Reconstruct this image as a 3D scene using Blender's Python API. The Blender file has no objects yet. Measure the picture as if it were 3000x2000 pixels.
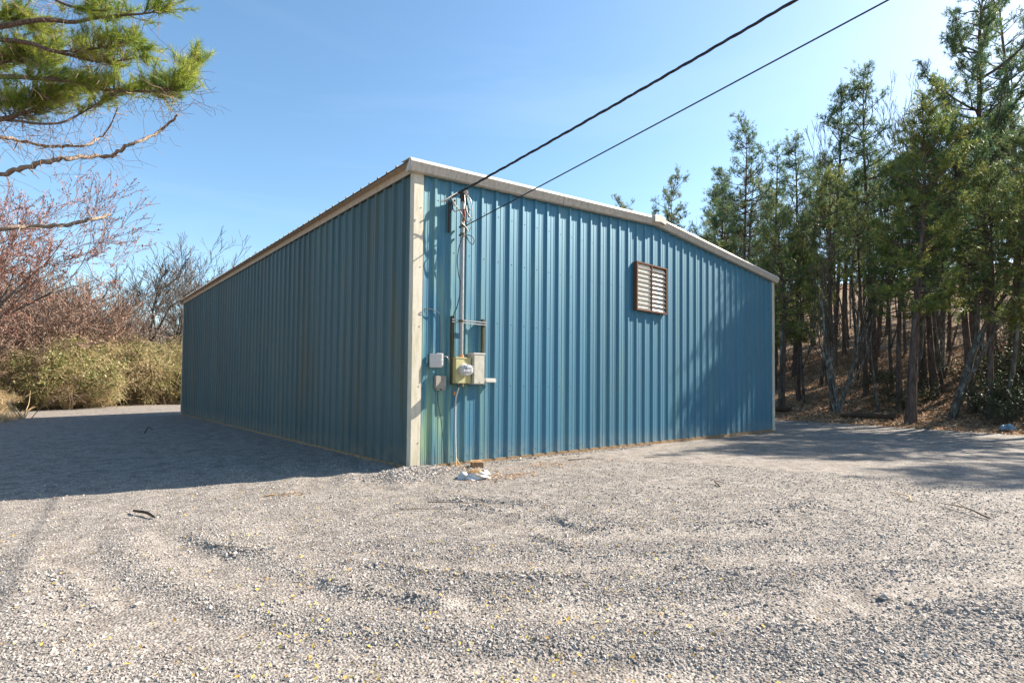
import bpy, math
import numpy as np
from mathutils import Matrix, Vector

D = bpy.data
scene = bpy.context.scene
COL = scene.collection
rad = math.radians

# ------------------------------------------------------------------ camera
CAM = np.array([-4.118, -7.0185, 1.2172])
YAW, PITCH, ROLL = 0.7145, 0.029, 0.009
fw = Vector((math.sin(YAW), math.cos(YAW), 0)); rt = Vector((math.cos(YAW), -math.sin(YAW), 0)); up = Vector((0, 0, 1))
f2 = fw * math.cos(PITCH) + up * math.sin(PITCH); u2 = up * math.cos(PITCH) - fw * math.sin(PITCH)
r3 = rt * math.cos(ROLL) + u2 * math.sin(ROLL); u3 = u2 * math.cos(ROLL) - rt * math.sin(ROLL)
cam = D.cameras.new('camera'); cam_o = D.objects.new('camera', cam); COL.objects.link(cam_o)
M = Matrix((r3, u3, -f2)).transposed().to_4x4(); M.translation = Vector(CAM.tolist())
cam_o.matrix_world = M
cam.sensor_width = 36; cam.lens = 1566.9 / 3000 * 36
cam.shift_y = 84.9 / 3000
cam.clip_start = 0.05; cam.clip_end = 4000
scene.camera = cam_o

# ------------------------------------------------------------------ sky and sun
SUN_AZ, SUN_EL = 108.2, 37.4          # azimuth clockwise from +Y
w = D.worlds.new('World'); scene.world = w; w.use_nodes = True
nt = w.node_tree; nt.nodes.clear()
out = nt.nodes.new('ShaderNodeOutputWorld'); bg = nt.nodes.new('ShaderNodeBackground')
sky = nt.nodes.new('ShaderNodeTexSky'); sky.sky_type = 'NISHITA'; sky.sun_disc = False
sky.sun_elevation = rad(SUN_EL); sky.sun_rotation = rad(SUN_AZ)
sky.air_density = 1.0; sky.dust_density = 0.8; sky.ozone_density = 1.3; sky.altitude = 150
bg.inputs['Strength'].default_value = 0.093
hs = nt.nodes.new('ShaderNodeHueSaturation'); hs.inputs['Saturation'].default_value = 1.12; hs.inputs['Hue'].default_value = .492
nt.links.new(sky.outputs[0], hs.inputs['Color'])
# faint cirrus wisps
tcw = nt.nodes.new('ShaderNodeTexCoord'); mpw = nt.nodes.new('ShaderNodeMapping'); mpw.inputs['Rotation'].default_value = (0, .15, .5); mpw.inputs['Scale'].default_value = (1.2, 1.0, 9)
nw = nt.nodes.new('ShaderNodeTexNoise'); nw.inputs['Scale'].default_value = 1.6; nw.inputs['Detail'].default_value = 7; nw.inputs['Roughness'].default_value = .55; nw.inputs['Distortion'].default_value = .4
rw = nt.nodes.new('ShaderNodeValToRGB'); rw.color_ramp.elements[0].position = .52; rw.color_ramp.elements[0].color = (0, 0, 0, 1); rw.color_ramp.elements[1].position = .80; rw.color_ramp.elements[1].color = (.06, .06, .06, 1)
mw_ = nt.nodes.new('ShaderNodeMix'); mw_.data_type = 'RGBA'; mw_.inputs[7].default_value = (5.2, 5.8, 6.4, 1)
nt.links.new(tcw.outputs['Generated'], mpw.inputs[0]); nt.links.new(mpw.outputs[0], nw.inputs['Vector']); nt.links.new(nw.outputs[0], rw.inputs[0]); nt.links.new(rw.outputs[0], mw_.inputs[0])
nt.links.new(hs.outputs[0], mw_.inputs[6]); nt.links.new(mw_.outputs[2], bg.inputs[0]); nt.links.new(bg.outputs[0], out.inputs[0])
sun = D.lights.new('sun', 'SUN'); sun.energy = 5.0; sun.angle = rad(0.55); sun.color = (1.0, 0.91, 0.79)
sun_o = D.objects.new('sun', sun); COL.objects.link(sun_o)
a = rad(SUN_AZ); e = rad(SUN_EL)
sd = Vector((math.sin(a) * math.cos(e), math.cos(a) * math.cos(e), math.sin(e)))
sun_o.rotation_euler = sd.to_track_quat('Z', 'Y').to_euler(); sun_o.location = (30, -12, 30)
scene.view_settings.view_transform = 'Standard'; scene.view_settings.look = 'None'
scene.view_settings.exposure = 1.48; scene.view_settings.gamma = 1.0

# ------------------------------------------------------------------ helpers
def tag(o, label=None, cat=None, group=None, kind=None):
    if label: o['label'] = label
    if cat: o['category'] = cat
    if group: o['group'] = group
    if kind: o['kind'] = kind
    return o

def empty(name, loc=(0, 0, 0), rz=0, label=None, cat=None, group=None):
    o = D.objects.new(name, None); COL.objects.link(o); o.location = loc; o.rotation_euler = (0, 0, rz)
    o.empty_display_size = 0.2
    return tag(o, label, cat, group)

class MB:
    """collects vertices and faces, then links them as one mesh object"""
    def __init__(s): s.v = []; s.f = []; s.n = []; s.r = []; s.m = []; s.c = 0
    def add(s, V, F, r=None, m=0):
        V = np.asarray(V, float).reshape(-1, 3); F = np.asarray(F, np.int64)
        s.v.append(V); s.f.append((F + s.c).ravel()); s.n.append(np.full(len(F), F.shape[1])); s.c += len(V)
        s.r.append(np.full(len(F), 0.5) if r is None else np.broadcast_to(np.asarray(r, float), (len(F),)).copy())
        s.m.append(np.full(len(F), m)); return s
    def build(s, name, mats, parent=None, smooth=False, loc=(0, 0, 0)):
        me = D.meshes.new(name)
        V = np.concatenate(s.v); F = np.concatenate(s.f); N = np.concatenate(s.n)
        me.vertices.add(len(V)); me.vertices.foreach_set('co', V.ravel())
        me.loops.add(len(F)); me.loops.foreach_set('vertex_index', F.astype(np.int32))
        me.polygons.add(len(N))
        st = np.concatenate([[0], np.cumsum(N)[:-1]]).astype(np.int32)
        me.polygons.foreach_set('loop_start', st); me.polygons.foreach_set('loop_total', N.astype(np.int32))
        me.polygons.foreach_set('material_index', np.concatenate(s.m).astype(np.int32))
        me.polygons.foreach_set('use_smooth', np.full(len(N), bool(smooth)))
        at = me.attributes.new('rnd', 'FLOAT', 'FACE'); at.data.foreach_set('value', np.concatenate(s.r).astype(np.float32))
        me.update(calc_edges=True); me.validate()
        for m in (mats if isinstance(mats, (list, tuple)) else [mats]): me.materials.append(m)
        o = D.objects.new(name, me); COL.objects.link(o); o.location = loc
        if parent: o.parent = parent
        return o

def box(mb, x0, x1, y0, y1, z0, z1, r=None, m=0):
    V = [(x, y, z) for z in (z0, z1) for y in (y0, y1) for x in (x0, x1)]
    mb.add(V, [(0, 2, 3, 1), (4, 5, 7, 6), (0, 1, 5, 4), (2, 6, 7, 3), (0, 4, 6, 2), (1, 3, 7, 5)], r, m)

def bbox(mb, x0, x1, y0, y1, z0, z1, b=0.006, r=None, m=0):
    """box with chamfered front (-y) and vertical edges"""
    bm = __import__('bmesh').new()
    import bmesh
    mat = Matrix.Translation(((x0 + x1) / 2, (y0 + y1) / 2, (z0 + z1) / 2)) @ Matrix.Diagonal((x1 - x0, y1 - y0, z1 - z0, 1))
    bmesh.ops.create_cube(bm, size=1, matrix=mat)
    bmesh.ops.bevel(bm, geom=bm.edges[:], offset=b, segments=2, affect='EDGES')
    V = [v.co[:] for v in bm.verts]; bm.verts.index_update()
    fs = [[v.index for v in f.verts] for f in bm.faces]; bm.free()
    base = mb.c
    mb.v.append(np.array(V)); mb.c += len(V)
    for f in fs:
        mb.f.append(np.array(f) + base); mb.n.append(np.array([len(f)])); mb.r.append(np.array([.5 if r is None else r])); mb.m.append(np.array([m]))

def frame_of(d):
    d = d / np.maximum(np.linalg.norm(d, axis=-1, keepdims=True), 1e-9)
    ref = np.where(np.abs(d[..., 2:3]) > .9, np.array([1., 0, 0]), np.array([0, 0, 1.]))
    u = np.cross(d, ref); u /= np.maximum(np.linalg.norm(u, axis=-1, keepdims=True), 1e-9)
    return d, u, np.cross(d, u)

def segs(mb, P0, P1, r0, r1, k=3, rnd=None, m=0):
    """independent tapered open prisms"""
    P0 = np.asarray(P0, float); P1 = np.asarray(P1, float); n = len(P0)
    if n == 0: return
    d, u, v = frame_of(P1 - P0)
    r0 = np.broadcast_to(r0, (n,)); r1 = np.broadcast_to(r1, (n,))
    ang = np.arange(k) * 2 * np.pi / k
    ring = np.cos(ang)[None, :, None] * u[:, None] + np.sin(ang)[None, :, None] * v[:, None]
    V = np.concatenate([P0[:, None] + ring * r0[:, None, None], P1[:, None] + ring * r1[:, None, None]], 1)
    i = np.arange(k); q = np.stack([i, (i + 1) % k, (i + 1) % k + k, i + k], 1)
    F = (q[None] + (np.arange(n) * 2 * k)[:, None, None]).reshape(-1, 4)
    mb.add(V.reshape(-1, 3), F, None if rnd is None else np.repeat(rnd, k), m)

def tube(mb, pts, radii, k=8, r=None, m=0, caps=True):
    P = np.asarray(pts, float); n = len(P); R = np.broadcast_to(np.asarray(radii, float), (n,))
    T = np.gradient(P, axis=0); T /= np.maximum(np.linalg.norm(T, axis=1, keepdims=True), 1e-9)
    u = np.cross(T[0], [0, 0, 1.]);
    if np.linalg.norm(u) < .1: u = np.cross(T[0], [1., 0, 0])
    V = []
    ang = np.arange(k) * 2 * np.pi / k
    for i in range(n):
        u = u - T[i] * (u @ T[i]); u /= np.linalg.norm(u); v = np.cross(T[i], u)
        V.append(P[i] + (np.cos(ang)[:, None] * u + np.sin(ang)[:, None] * v) * R[i])
    V = np.concatenate(V); i = np.arange(k); q = np.stack([i, (i + 1) % k, (i + 1) % k + k, i + k], 1)
    F = (q[None] + (np.arange(n - 1) * k)[:, None, None]).reshape(-1, 4)
    mb.add(V, F, r, m)
    if caps:
        mb.add(V[:k], [list(range(k))[::-1]], r, m); mb.add(V[-k:], [list(range(k))], r, m)

def smooth_path(pts, n=8):
    P = np.asarray(pts, float); out = []
    Q = np.concatenate([[2 * P[0] - P[1]], P, [2 * P[-1] - P[-2]]])
    for i in range(1, len(Q) - 2):
        for t in np.linspace(0, 1, n, endpoint=False):
            a, b, c, d = Q[i - 1], Q[i], Q[i + 1], Q[i + 2]
            out.append(.5 * ((2 * b) + (-a + c) * t + (2 * a - 5 * b + 4 * c - d) * t * t + (-a + 3 * b - 3 * c + d) * t ** 3))
    out.append(P[-1]); return np.array(out)

# ------------------------------------------------------------------ materials
def new_mat(name):
    m = D.materials.new(name); m.use_nodes = True; t = m.node_tree; b = t.nodes['Principled BSDF']; return m, t, b
def node(t, ty, **kw):
    n = t.nodes.new(ty)
    for k, v in kw.items(): setattr(n, k, v)
    return n
def coords(t, scale=(1, 1, 1), kind='Object'):
    c = node(t, 'ShaderNodeTexCoord'); mp = node(t, 'ShaderNodeMapping'); mp.inputs['Scale'].default_value = scale
    t.links.new(c.outputs[kind], mp.inputs[0]); return mp.outputs[0]
def noise(t, vec, scale, detail=4, rough=.55, dist=0):
    n = node(t, 'ShaderNodeTexNoise'); n.inputs['Scale'].default_value = scale; n.inputs['Detail'].default_value = detail
    n.inputs['Roughness'].default_value = rough; n.inputs['Distortion'].default_value = dist
    t.links.new(vec, n.inputs['Vector']); return n.outputs[0]
def ramp(t, fac, stops):
    r = node(t, 'ShaderNodeValToRGB'); el = r.color_ramp.elements
    while len(el) < len(stops): el.new(.5)
    for q, (p, c) in zip(el, stops): q.position = p; q.color = (*c, 1) if len(c) == 3 else c
    t.links.new(fac, r.inputs[0]); return r.outputs[0]
def mix(t, fac, a, b, mode='MIX'):
    n = node(t, 'ShaderNodeMix', data_type='RGBA', blend_type=mode)
    for s, val in ((n.inputs[0], fac), (n.inputs[6], a), (n.inputs[7], b)):
        if hasattr(val, 'default_value') or hasattr(val, 'links'): t.links.new(val, s)
        elif isinstance(val, (int, float)): s.default_value = val
        else: s.default_value = (*val, 1)
    return n.outputs[2]
def bump(t, b, h, strength, dist=.01):
    n = node(t, 'ShaderNodeBump'); n.inputs['Strength'].default_value = strength; n.inputs['Distance'].default_value = dist
    t.links.new(h, n.inputs['Height']); t.links.new(n.outputs[0], b.inputs['Normal'])
def attr(t, name='rnd'):
    n = node(t, 'ShaderNodeAttribute'); n.attribute_name = name; return n.outputs['Fac']
def math2(t, op, a, b):
    n = node(t, 'ShaderNodeMath', operation=op)
    for s, val in ((n.inputs[0], a), (n.inputs[1], b)):
        if isinstance(val, (int, float)): s.default_value = val
        else: t.links.new(val, s)
    return n.outputs[0]
def set_p(b, rough=.6, spec=.5, metal=0.):
    b.inputs['Roughness'].default_value = rough; b.inputs['Specular IOR Level'].default_value = spec; b.inputs['Metallic'].default_value = metal

def chalk(b, name):      # chalky oxidised paint: dusty sheen at grazing angles
    if 'weathered' in name: return
    b.inputs['Sheen Weight'].default_value = .12; b.inputs['IOR'].default_value = 2.0; b.inputs['Specular Tint'].default_value = (.20, .74, 1, 1); b.inputs['Sheen Roughness'].default_value = .5; b.inputs['Sheen Tint'].default_value = (.55, .95, 1, 1)
def mat_paint(name, col, streak, algae, rough, spec, metal=0., coat=0.):
    m, t, b = new_mat(name)
    g = noise(t, coords(t, (9, 9, .35)), 1.0, 5)
    c = mix(t, ramp(t, g, [(.35, (0, 0, 0)), (.75, (1, 1, 1))]), col, streak)
    g2 = noise(t, coords(t, (2.6, 2.6, .35)), 1.0, 3)
    c = mix(t, ramp(t, g2, [(.55, (0, 0, 0)), (.78, (.75, .75, .75))]), c, algae)
    # three foot sheets of slightly different fading, green film near the gable corner base
    tc = node(t, 'ShaderNodeTexCoord'); sx = node(t, 'ShaderNodeSeparateXYZ'); t.links.new(tc.outputs['Object'], sx.inputs[0])
    u_ = math2(t, 'ADD', sx.outputs[0], sx.outputs[1]); pn = node(t, 'ShaderNodeTexWhiteNoise', noise_dimensions='1D'); t.links.new(math2(t, 'FLOOR', math2(t, 'DIVIDE', math2(t, 'SUBTRACT', u_, .31), .9144), 0), pn.inputs['W'])
    c = mix(t, 1., c, ramp(t, pn.outputs[0], [(0, (.86, .86, .86)), (1, (1.12, 1.12, 1.12))]), 'MULTIPLY')
    if 'weathered' not in name:
        fx_ = math2(t, 'MULTIPLY', ramp(t, math2(t, 'DIVIDE', sx.outputs[0], 4.), [(.05, (1, 1, 1)), (.42, (0, 0, 0))]), ramp(t, noise(t, coords(t, (5, 5, .5)), 1.3, 4), [(.42, (0, 0, 0)), (.62, (.85, .85, .85))]))
        c = mix(t, math2(t, 'MULTIPLY', fx_, ramp(t, math2(t, 'DIVIDE', sx.outputs[2], 5.), [(.12, (1, 1, 1)), (.9, (.25, .25, .25))])), c, (.22, .30, .10))
    splash = math2(t, 'MULTIPLY', ramp(t, sx.outputs[2], [(.0, (1, 1, 1)), (.35, (0, 0, 0))]), ramp(t, noise(t, coords(t, (3, 3, 3)), 2., 5), [(.35, (.1, .1, .1)), (.7, (.8, .8, .8))]))
    c = mix(t, splash, c, (.16, .14, .11))
    t.links.new(c, b.inputs['Base Color']); set_p(b, rough, spec, metal); chalk(b, name); b.inputs['Coat Weight'].default_value = coat; b.inputs['Coat Roughness'].default_value = .54; b.inputs['Coat IOR'].default_value = 2.0
    g3 = noise(t, coords(t, (3, 3, .8)), 1.2, 2)
    bump(t, b, g3, .35, .012)
    return m
M_wall = mat_paint('blue_metal_siding', (.001, .060, .122), (.004, .078, .13), (.05, .11, .07), .55, .5, 0., .38)
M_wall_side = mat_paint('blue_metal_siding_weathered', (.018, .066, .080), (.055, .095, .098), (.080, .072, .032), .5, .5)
def mat_trim(name, col, dirt, amt):
    m, t, b = new_mat(name)
    g = noise(t, coords(t, (14, 14, 2.2)), 1.4, 6, .65)
    c = mix(t, ramp(t, g, [(.42, (0, 0, 0)), (.72, (amt,) * 3)]), col, dirt)
    g2 = noise(t, coords(t, (60, 60, 60)), 1, 3)
    c = mix(t, ramp(t, g2, [(.5, (0, 0, 0)), (.8, (.5, .5, .5))]), c, dirt)
    t.links.new(c, b.inputs['Base Color']); set_p(b, .55, .4); return m
M_trim = mat_trim('cream_trim', (.56, .51, .41), (.34, .31, .19), .8)
M_rake = mat_trim('rake_trim_paint', (.52, .49, .43), (.28, .25, .20), .8)
M_eave = mat_trim('eave_trim_paint', (.46, .36, .26), (.22, .17, .11), .7)
M_roof = mat_trim('weathered_galvanised_roof', (.30, .27, .23), (.13, .10, .08), .9)
def flat(name, col, rough=.6, spec=.4, metal=0., var=.25, sc=25., bmp=0.):
    m, t, b = new_mat(name)
    g = noise(t, coords(t, (1, 1, 1)), sc, 5, .6)
    lo = tuple(x * (1 - var) for x in col); hi = tuple(min(1, x * (1 + var)) for x in col)
    t.links.new(ramp(t, g, [(.3, lo), (.7, hi)]), b.inputs['Base Color']); set_p(b, rough, spec, metal)
    if bmp: bump(t, b, g, bmp, .01)
    return m
M_sill = flat('treated_sill_wood', (.24, .165, .095), .85, .2, var=.35, sc=12)
M_rust = flat('rusted_frame', (.125, .06, .035), .8, .3, var=.4, sc=40)
M_slat = flat('cream_louver', (.78, .74, .65), .5, .4, var=.1)
M_screw = flat('screw_steel', (.10, .11, .11), .5, .5, .3)
M_galv = flat('galvanised_pipe', (.34, .33, .32), .45, .5, .4, var=.2, sc=30)
M_dark = flat('dark_fitting', (.045, .035, .03), .6, .4, var=.3)
M_strut = flat('rusty_strut', (.10, .085, .045), .7, .4, .2, var=.45, sc=60)
M_cable = flat('black_cable', (.022, .022, .025), .55, .4, var=.2)
M_wire = flat('bare_aluminium_wire', (.40, .37, .33), .4, .5, .5, var=.2)
M_box = flat('grey_enclosure', (.42, .40, .33), .6, .4, var=.15, sc=9)
M_boxp = flat('pale_plastic_enclosure', (.50, .48, .45), .5, .4, var=.1)
M_boxb = flat('weathered_grey_box', (.27, .25, .21), .65, .3, var=.15)
M_red = flat('red_wire_wrap', (.28, .07, .04), .6, .3)
M_pvc = flat('grey_plastic_conduit', (.52, .50, .44), .5, .4, var=.1)
M_orange = flat('orange_tag', (.62, .25, .08), .6, .3, var=.1)
M_face = flat('meter_face', (.55, .55, .58), .4, .5, var=.3, sc=40)
def m_algae():
    m, t, b = new_mat('algae_stained_enclosure')
    g = noise(t, coords(t, (4, 4, 3)), 2.2, 4)
    c = ramp(t, g, [(.3, (.36, .34, .20)), (.5, (.40, .37, .16)), (.7, (.48, .42, .26))])
    t.links.new(c, b.inputs['Base Color']); set_p(b, .6, .4); return m
M_meter = m_algae()
def m_glass():
    m, t, b = new_mat('meter_glass'); b.inputs['Base Color'].default_value = (.9, .93, .95, 1)
    b.inputs['Roughness'].default_value = .08; b.inputs['Transmission Weight'].default_value = .75; b.inputs['IOR'].default_value = 1.45
    return m
M_glass = m_glass()
def m_wood(name, a, c):
    m, t, b = new_mat(name); g = noise(t, coords(t, (20, 20, 4)), 2, 5)
    t.links.new(ramp(t, g, [(.3, a), (.7, c)]), b.inputs['Base Color']); set_p(b, .85, .2); return m
M_block = m_wood('broken_wood', (.12, .06, .03), (.42, .26, .14))
M_blockd = m_wood('dark_bark', (.05, .03, .02), (.13, .08, .05))
M_plastic = flat('white_plastic_film', (.60, .59, .58), .35, .5, var=.08)
M_straw = flat('straw', (.55, .38, .20), .8, .2, var=.35, sc=60)

def m_bark(name, lo, hi, lich=None, sc=8.):
    m, t, b = new_mat(name); v = coords(t, (sc, sc, sc * .25)); g = noise(t, v, 1.5, 6, .65)
    c = ramp(t, g, [(.32, lo), (.68, hi)])
    if lich:
        g2 = noise(t, coords(t, (5, 5, 2.5)), 1.6, 4, .6); c = mix(t, ramp(t, g2, [(.5, (0, 0, 0)), (.6, (.8, .8, .8))]), c, lich)
    t.links.new(c, b.inputs['Base Color']); set_p(b, .9, .15); bump(t, b, g, .9, .03); return m
M_pinebark = m_bark('pine_bark', (.045, .032, .026), (.17, .12, .095))
M_nearbark = m_bark('near_pine_bark', (.05, .035, .028), (.24, .17, .13), sc=25.)
M_deadwood = m_bark('dead_branch_bark', (.12, .085, .065), (.42, .33, .26), sc=25.)
M_greybark = m_bark('grey_bark', (.07, .06, .05), (.22, .19, .16), (.36, .38, .33))
M_bare = m_bark('bare_tree_bark', (.05, .043, .035), (.20, .165, .13))
def m_fol(name, stops, trans=.45, rough=.5, spec=.35):
    m, t, b = new_mat(name)
    r = attr(t); g = noise(t, coords(t), .8, 3)
    f = math2(t, 'ADD', math2(t, 'MULTIPLY', r, .75), math2(t, 'MULTIPLY', g, .3))
    c = ramp(t, f, stops)
    t.links.new(c, b.inputs['Base Color']); set_p(b, rough, spec)
    tr = node(t, 'ShaderNodeBsdfTranslucent'); t.links.new(c, tr.inputs[0])
    ms = node(t, 'ShaderNodeMixShader'); ms.inputs[0].default_value = trans
    t.links.new(b.outputs[0], ms.inputs[1]); t.links.new(tr.outputs[0], ms.inputs[2])
    t.links.new(ms.outputs[0], t.nodes['Material Output'].inputs[0]); return m
M_needle = m_fol('pine_needles', [(.1, (.065, .12, .05)), (.5, (.145, .195, .06)), (.8, (.29, .29, .08)), (1., (.44, .35, .14))])
M_needle_b = m_fol('blue_green_pine_needles', [(.1, (.05, .115, .07)), (.5, (.10, .175, .085)), (.85, (.22, .26, .075)), (1., (.38, .33, .12))])
M_needle_y = m_fol('yellow_green_pine_needles', [(.1, (.09, .15, .05)), (.5, (.19, .24, .06)), (.9, (.36, .34, .08)), (1., (.44, .33, .12))])
M_needle_n = m_fol('near_pine_needles', [(.1, (.10, .18, .035)), (.45, (.26, .33, .05)), (.8, (.44, .46, .09)), (1., (.48, .40, .12))], .5)
M_redtwig = m_fol('red_budding_twigs', [(.2, (.16, .105, .085)), (.55, (.31, .165, .125)), (1., (.45, .21, .15))], 0., .8, .1)
M_browntwig = m_fol('brown_twigs', [(.1, (.12, .09, .07)), (.5, (.24, .165, .125)), (1., (.36, .23, .17))], 0., .85, .1)
M_greytwig = m_fol('grey_twigs', [(.1, (.06, .05, .042)), (.5, (.11, .09, .075)), (1., (.20, .165, .13))], 0., .85, .1)
M_dkbark = m_bark('dark_sapling_bark', (.05, .042, .034), (.15, .125, .10), (.22, .23, .20))
M_darktwig = m_fol('understory_twigs', [(.1, (.05, .04, .03)), (.5, (.11, .085, .06)), (1., (.20, .155, .11))], 0., .85, .1)
M_bushleaf = m_fol('thicket_leaves', [(.05, (.07, .11, .03)), (.4, (.17, .20, .06)), (.7, (.36, .33, .13)), (1., (.55, .43, .22))], .35)
M_tanleaf = m_fol('dry_vine_tangle', [(.1, (.28, .20, .11)), (.5, (.50, .38, .20)), (1., (.64, .52, .31))], .2, .7, .2)
M_holly = m_fol('glossy_evergreen_leaves', [(.1, (.02, .04, .02)), (.6, (.05, .08, .03)), (1., (.10, .12, .05))], .25, .6, .3)
M_litterleaf = m_fol('fallen_leaves', [(.05, (.13, .07, .04)), (.4, (.33, .19, .10)), (.8, (.52, .33, .18)), (1., (.62, .48, .33))], .1, .8, .2)
M_yellowleaf = m_fol('fallen_yellow_leaves', [(.1, (.30, .14, .04)), (.5, (.50, .34, .06)), (1., (.55, .50, .12))], .1, .6, .2)
M_straws = m_fol('dead_grass', [(.1, (.34, .23, .12)), (.6, (.60, .45, .26)), (1., (.74, .60, .38))], .2, .8, .2)

def m_gravel():
    m, t, b = new_mat('crushed_gravel')
    v = coords(t)
    def vor(scale, feat='F1'):
        n = node(t, 'ShaderNodeTexVoronoi'); n.inputs['Scale'].default_value = scale; n.feature = feat; t.links.new(v, n.inputs['Vector']); return n
    v1 = vor(58); v2 = vor(24)
    sep = node(t, 'ShaderNodeSeparateColor'); t.links.new(v1.outputs['Color'], sep.inputs[0])
    c = ramp(t, sep.outputs[0], [(0., (0.087, 0.079, 0.069)), (.25, (0.213, 0.191, 0.172)), (.6, (0.295, 0.266, 0.239)), (.85, (0.372, 0.340, 0.306)), (1., (0.466, 0.433, 0.399))])
    sep2 = node(t, 'ShaderNodeSeparateColor'); t.links.new(v2.outputs['Color'], sep2.inputs[0])
    c = mix(t, .25, c, ramp(t, sep2.outputs[0], [(0., (0.163, 0.148, 0.133)), (1., (0.396, 0.358, 0.320))]))
    big = noise(t, v, .55, 5, .6)
    c = mix(t, ramp(t, big, [(.35, (0.004, 0.004, 0.000)), (.65, (0.201, 0.191, 0.182))]), c, (0.250, 0.216, 0.183))
    mid = noise(t, v, 5.0, 4, .7)
    c = mix(t, 1., c, ramp(t, mid, [(.3, (0.543, 0.516, 0.499)), (.6, (1.05, 1.03, 1.0))]), 'MULTIPLY')
    t.links.new(c, b.inputs['Base Color']); set_p(b, .85, .25)
    h = math2(t, 'SUBTRACT', 1.0, v1.outputs['Distance'])
    h = math2(t, 'ADD', math2(t, 'MULTIPLY', h, .7), math2(t, 'MULTIPLY', math2(t, 'ADD', mid, sep.outputs[1]), .6))
    bump(t, b, h, .9, .016)
    return m
M_gravel = m_gravel()
def m_stone():
    m, t, b = new_mat('gravel_stone')
    c = ramp(t, attr(t), [(0., (0.101, 0.092, 0.084)), (.2, (0.196, 0.179, 0.163)), (.55, (0.295, 0.266, 0.239)), (.85, (0.385, 0.352, 0.317)), (1., (0.494, 0.458, 0.424))])
    t.links.new(c, b.inputs['Base Color']); set_p(b, .8, .3); return m
M_stone = m_stone()
def m_forest():
    m, t, b = new_mat('leaf_litter_ground')
    v = coords(t); n1 = node(t, 'ShaderNodeTexVoronoi'); n1.inputs['Scale'].default_value = 16; t.links.new(v, n1.inputs['Vector'])
    s = node(t, 'ShaderNodeSeparateColor'); t.links.new(n1.outputs['Color'], s.inputs[0])
    c = ramp(t, s.outputs[0], [(0, (.08, .048, .03)), (.4, (.24, .145, .085)), (.75, (.42, .27, .16)), (1., (.56, .42, .28))])
    g = noise(t, v, .7, 5, .6); c = mix(t, ramp(t, g, [(.4, (0, 0, 0)), (.65, (.7, .7, .7))]), c, (.16, .11, .075))
    t.links.new(c, b.inputs['Base Color']); set_p(b, .95, .1); bump(t, b, s.outputs[1], .8, .04); return m
M_forest = m_forest()

# ------------------------------------------------------------------ terrain
def xe(y):
    y = np.asarray(y, float); return np.where(y > 0, 17.9 + .02 * y, np.maximum(17.9 + .25 * y, 15.2))
def terrain(x, y):
    x = np.asarray(x, float); y = np.asarray(y, float)
    z = -.05 + .025 * np.clip(x, -5, 0) + .008 * np.clip(x + 5, -40, 0) - .004 * np.clip(x, 0, 20)
    t = np.clip(x - xe(y) - 1.2, -20, 75)
    return z + .25 * np.log1p(np.exp(t))
RNG = np.random.default_rng(11)
PH = RNG.uniform(0, 6.28, (40, 2)); FR = RNG.normal(0, 1, (40, 2))
def wob(x, y, f, i0=0, n=8):
    s = 0
    for i in range(i0, i0 + n): s = s + np.sin(x * FR[i, 0] * f + y * FR[i, 1] * f + PH[i, 0])
    return s / n
RIDGES = [[(-3.14, -1.63), (-3.04, -2.17), (-2.95, -2.4), (-2.79, -2.64)], [(-4.01, -1.98), (-3.95, -2.39), (-3.89, -2.75)],
 [(-2.67, -3.52), (-2.58, -3.76), (-2.48, -3.93), (-2.28, -4.29)], [(-2.38, -3.22), (-2.2, -3.56), (-2.11, -3.83), (-1.88, -4.1), (-1.39, -4.59)],
 [(-0.55, -2.17), (-0.37, -2.49), (-0.04, -3.1)], [(-0.43, -3.43), (-0.43, -3.89), (-0.1, -4.06)], [(-0.92, -3.7), (-0.97, -4.04), (-1.03, -4.16)],
 [(1.4, -4.51), (1.72, -4.72), (2.4, -4.74)], [(0.34, -4.44), (0.66, -4.63), (1.21, -4.92)], [(-0.67, -4.91), (-0.55, -5.19), (-0.32, -5.34)],
 [(-0.87, -5.58), (-0.81, -5.77)], [(-1.19, -5.69), (-0.98, -5.92)], [(-0.82, -1.89), (-0.58, -2.21)], [(-3.79, -2.95), (-3.88, -2.9)],
 [(-0.76, -2.33), (-0.67, -2.8)], [(-0.25, -6.04), (-0.18, -6.35), (-0.06, -6.62)]]
RAMP = [.033, .025, .036, .034, .024, .033, .025, .03, .022, .02, .018, .018, .02, .015, .02, .018]
def seg_dist(x, y, a, b):
    ax, ay = a; bx, by = b; dx, dy = bx - ax, by - ay; L = dx * dx + dy * dy
    t = np.clip(((x - ax) * dx + (y - ay) * dy) / L, 0, 1)
    return np.hypot(x - ax - t * dx, y - ay - t * dy)
def rut(x, y):
    """arcs pushed up by turning wheels around the front of the gable"""
    rho = np.hypot(x - 2.6, y + 1.1); th = np.arctan2(y + 1.1, x - 2.6)
    m_ = np.clip(wob(th * 3.2, rho * 1.1, 1., 8) * 2.6 + .15, 0, 1) * np.clip((rho - 1.6) / 1.2, 0, 1)
    return m_ * np.sin(rho * 8.5 + 1.6 * wob(x, y, 1.1, 3) * 3 + .8 * np.sin(th * 5))
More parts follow.
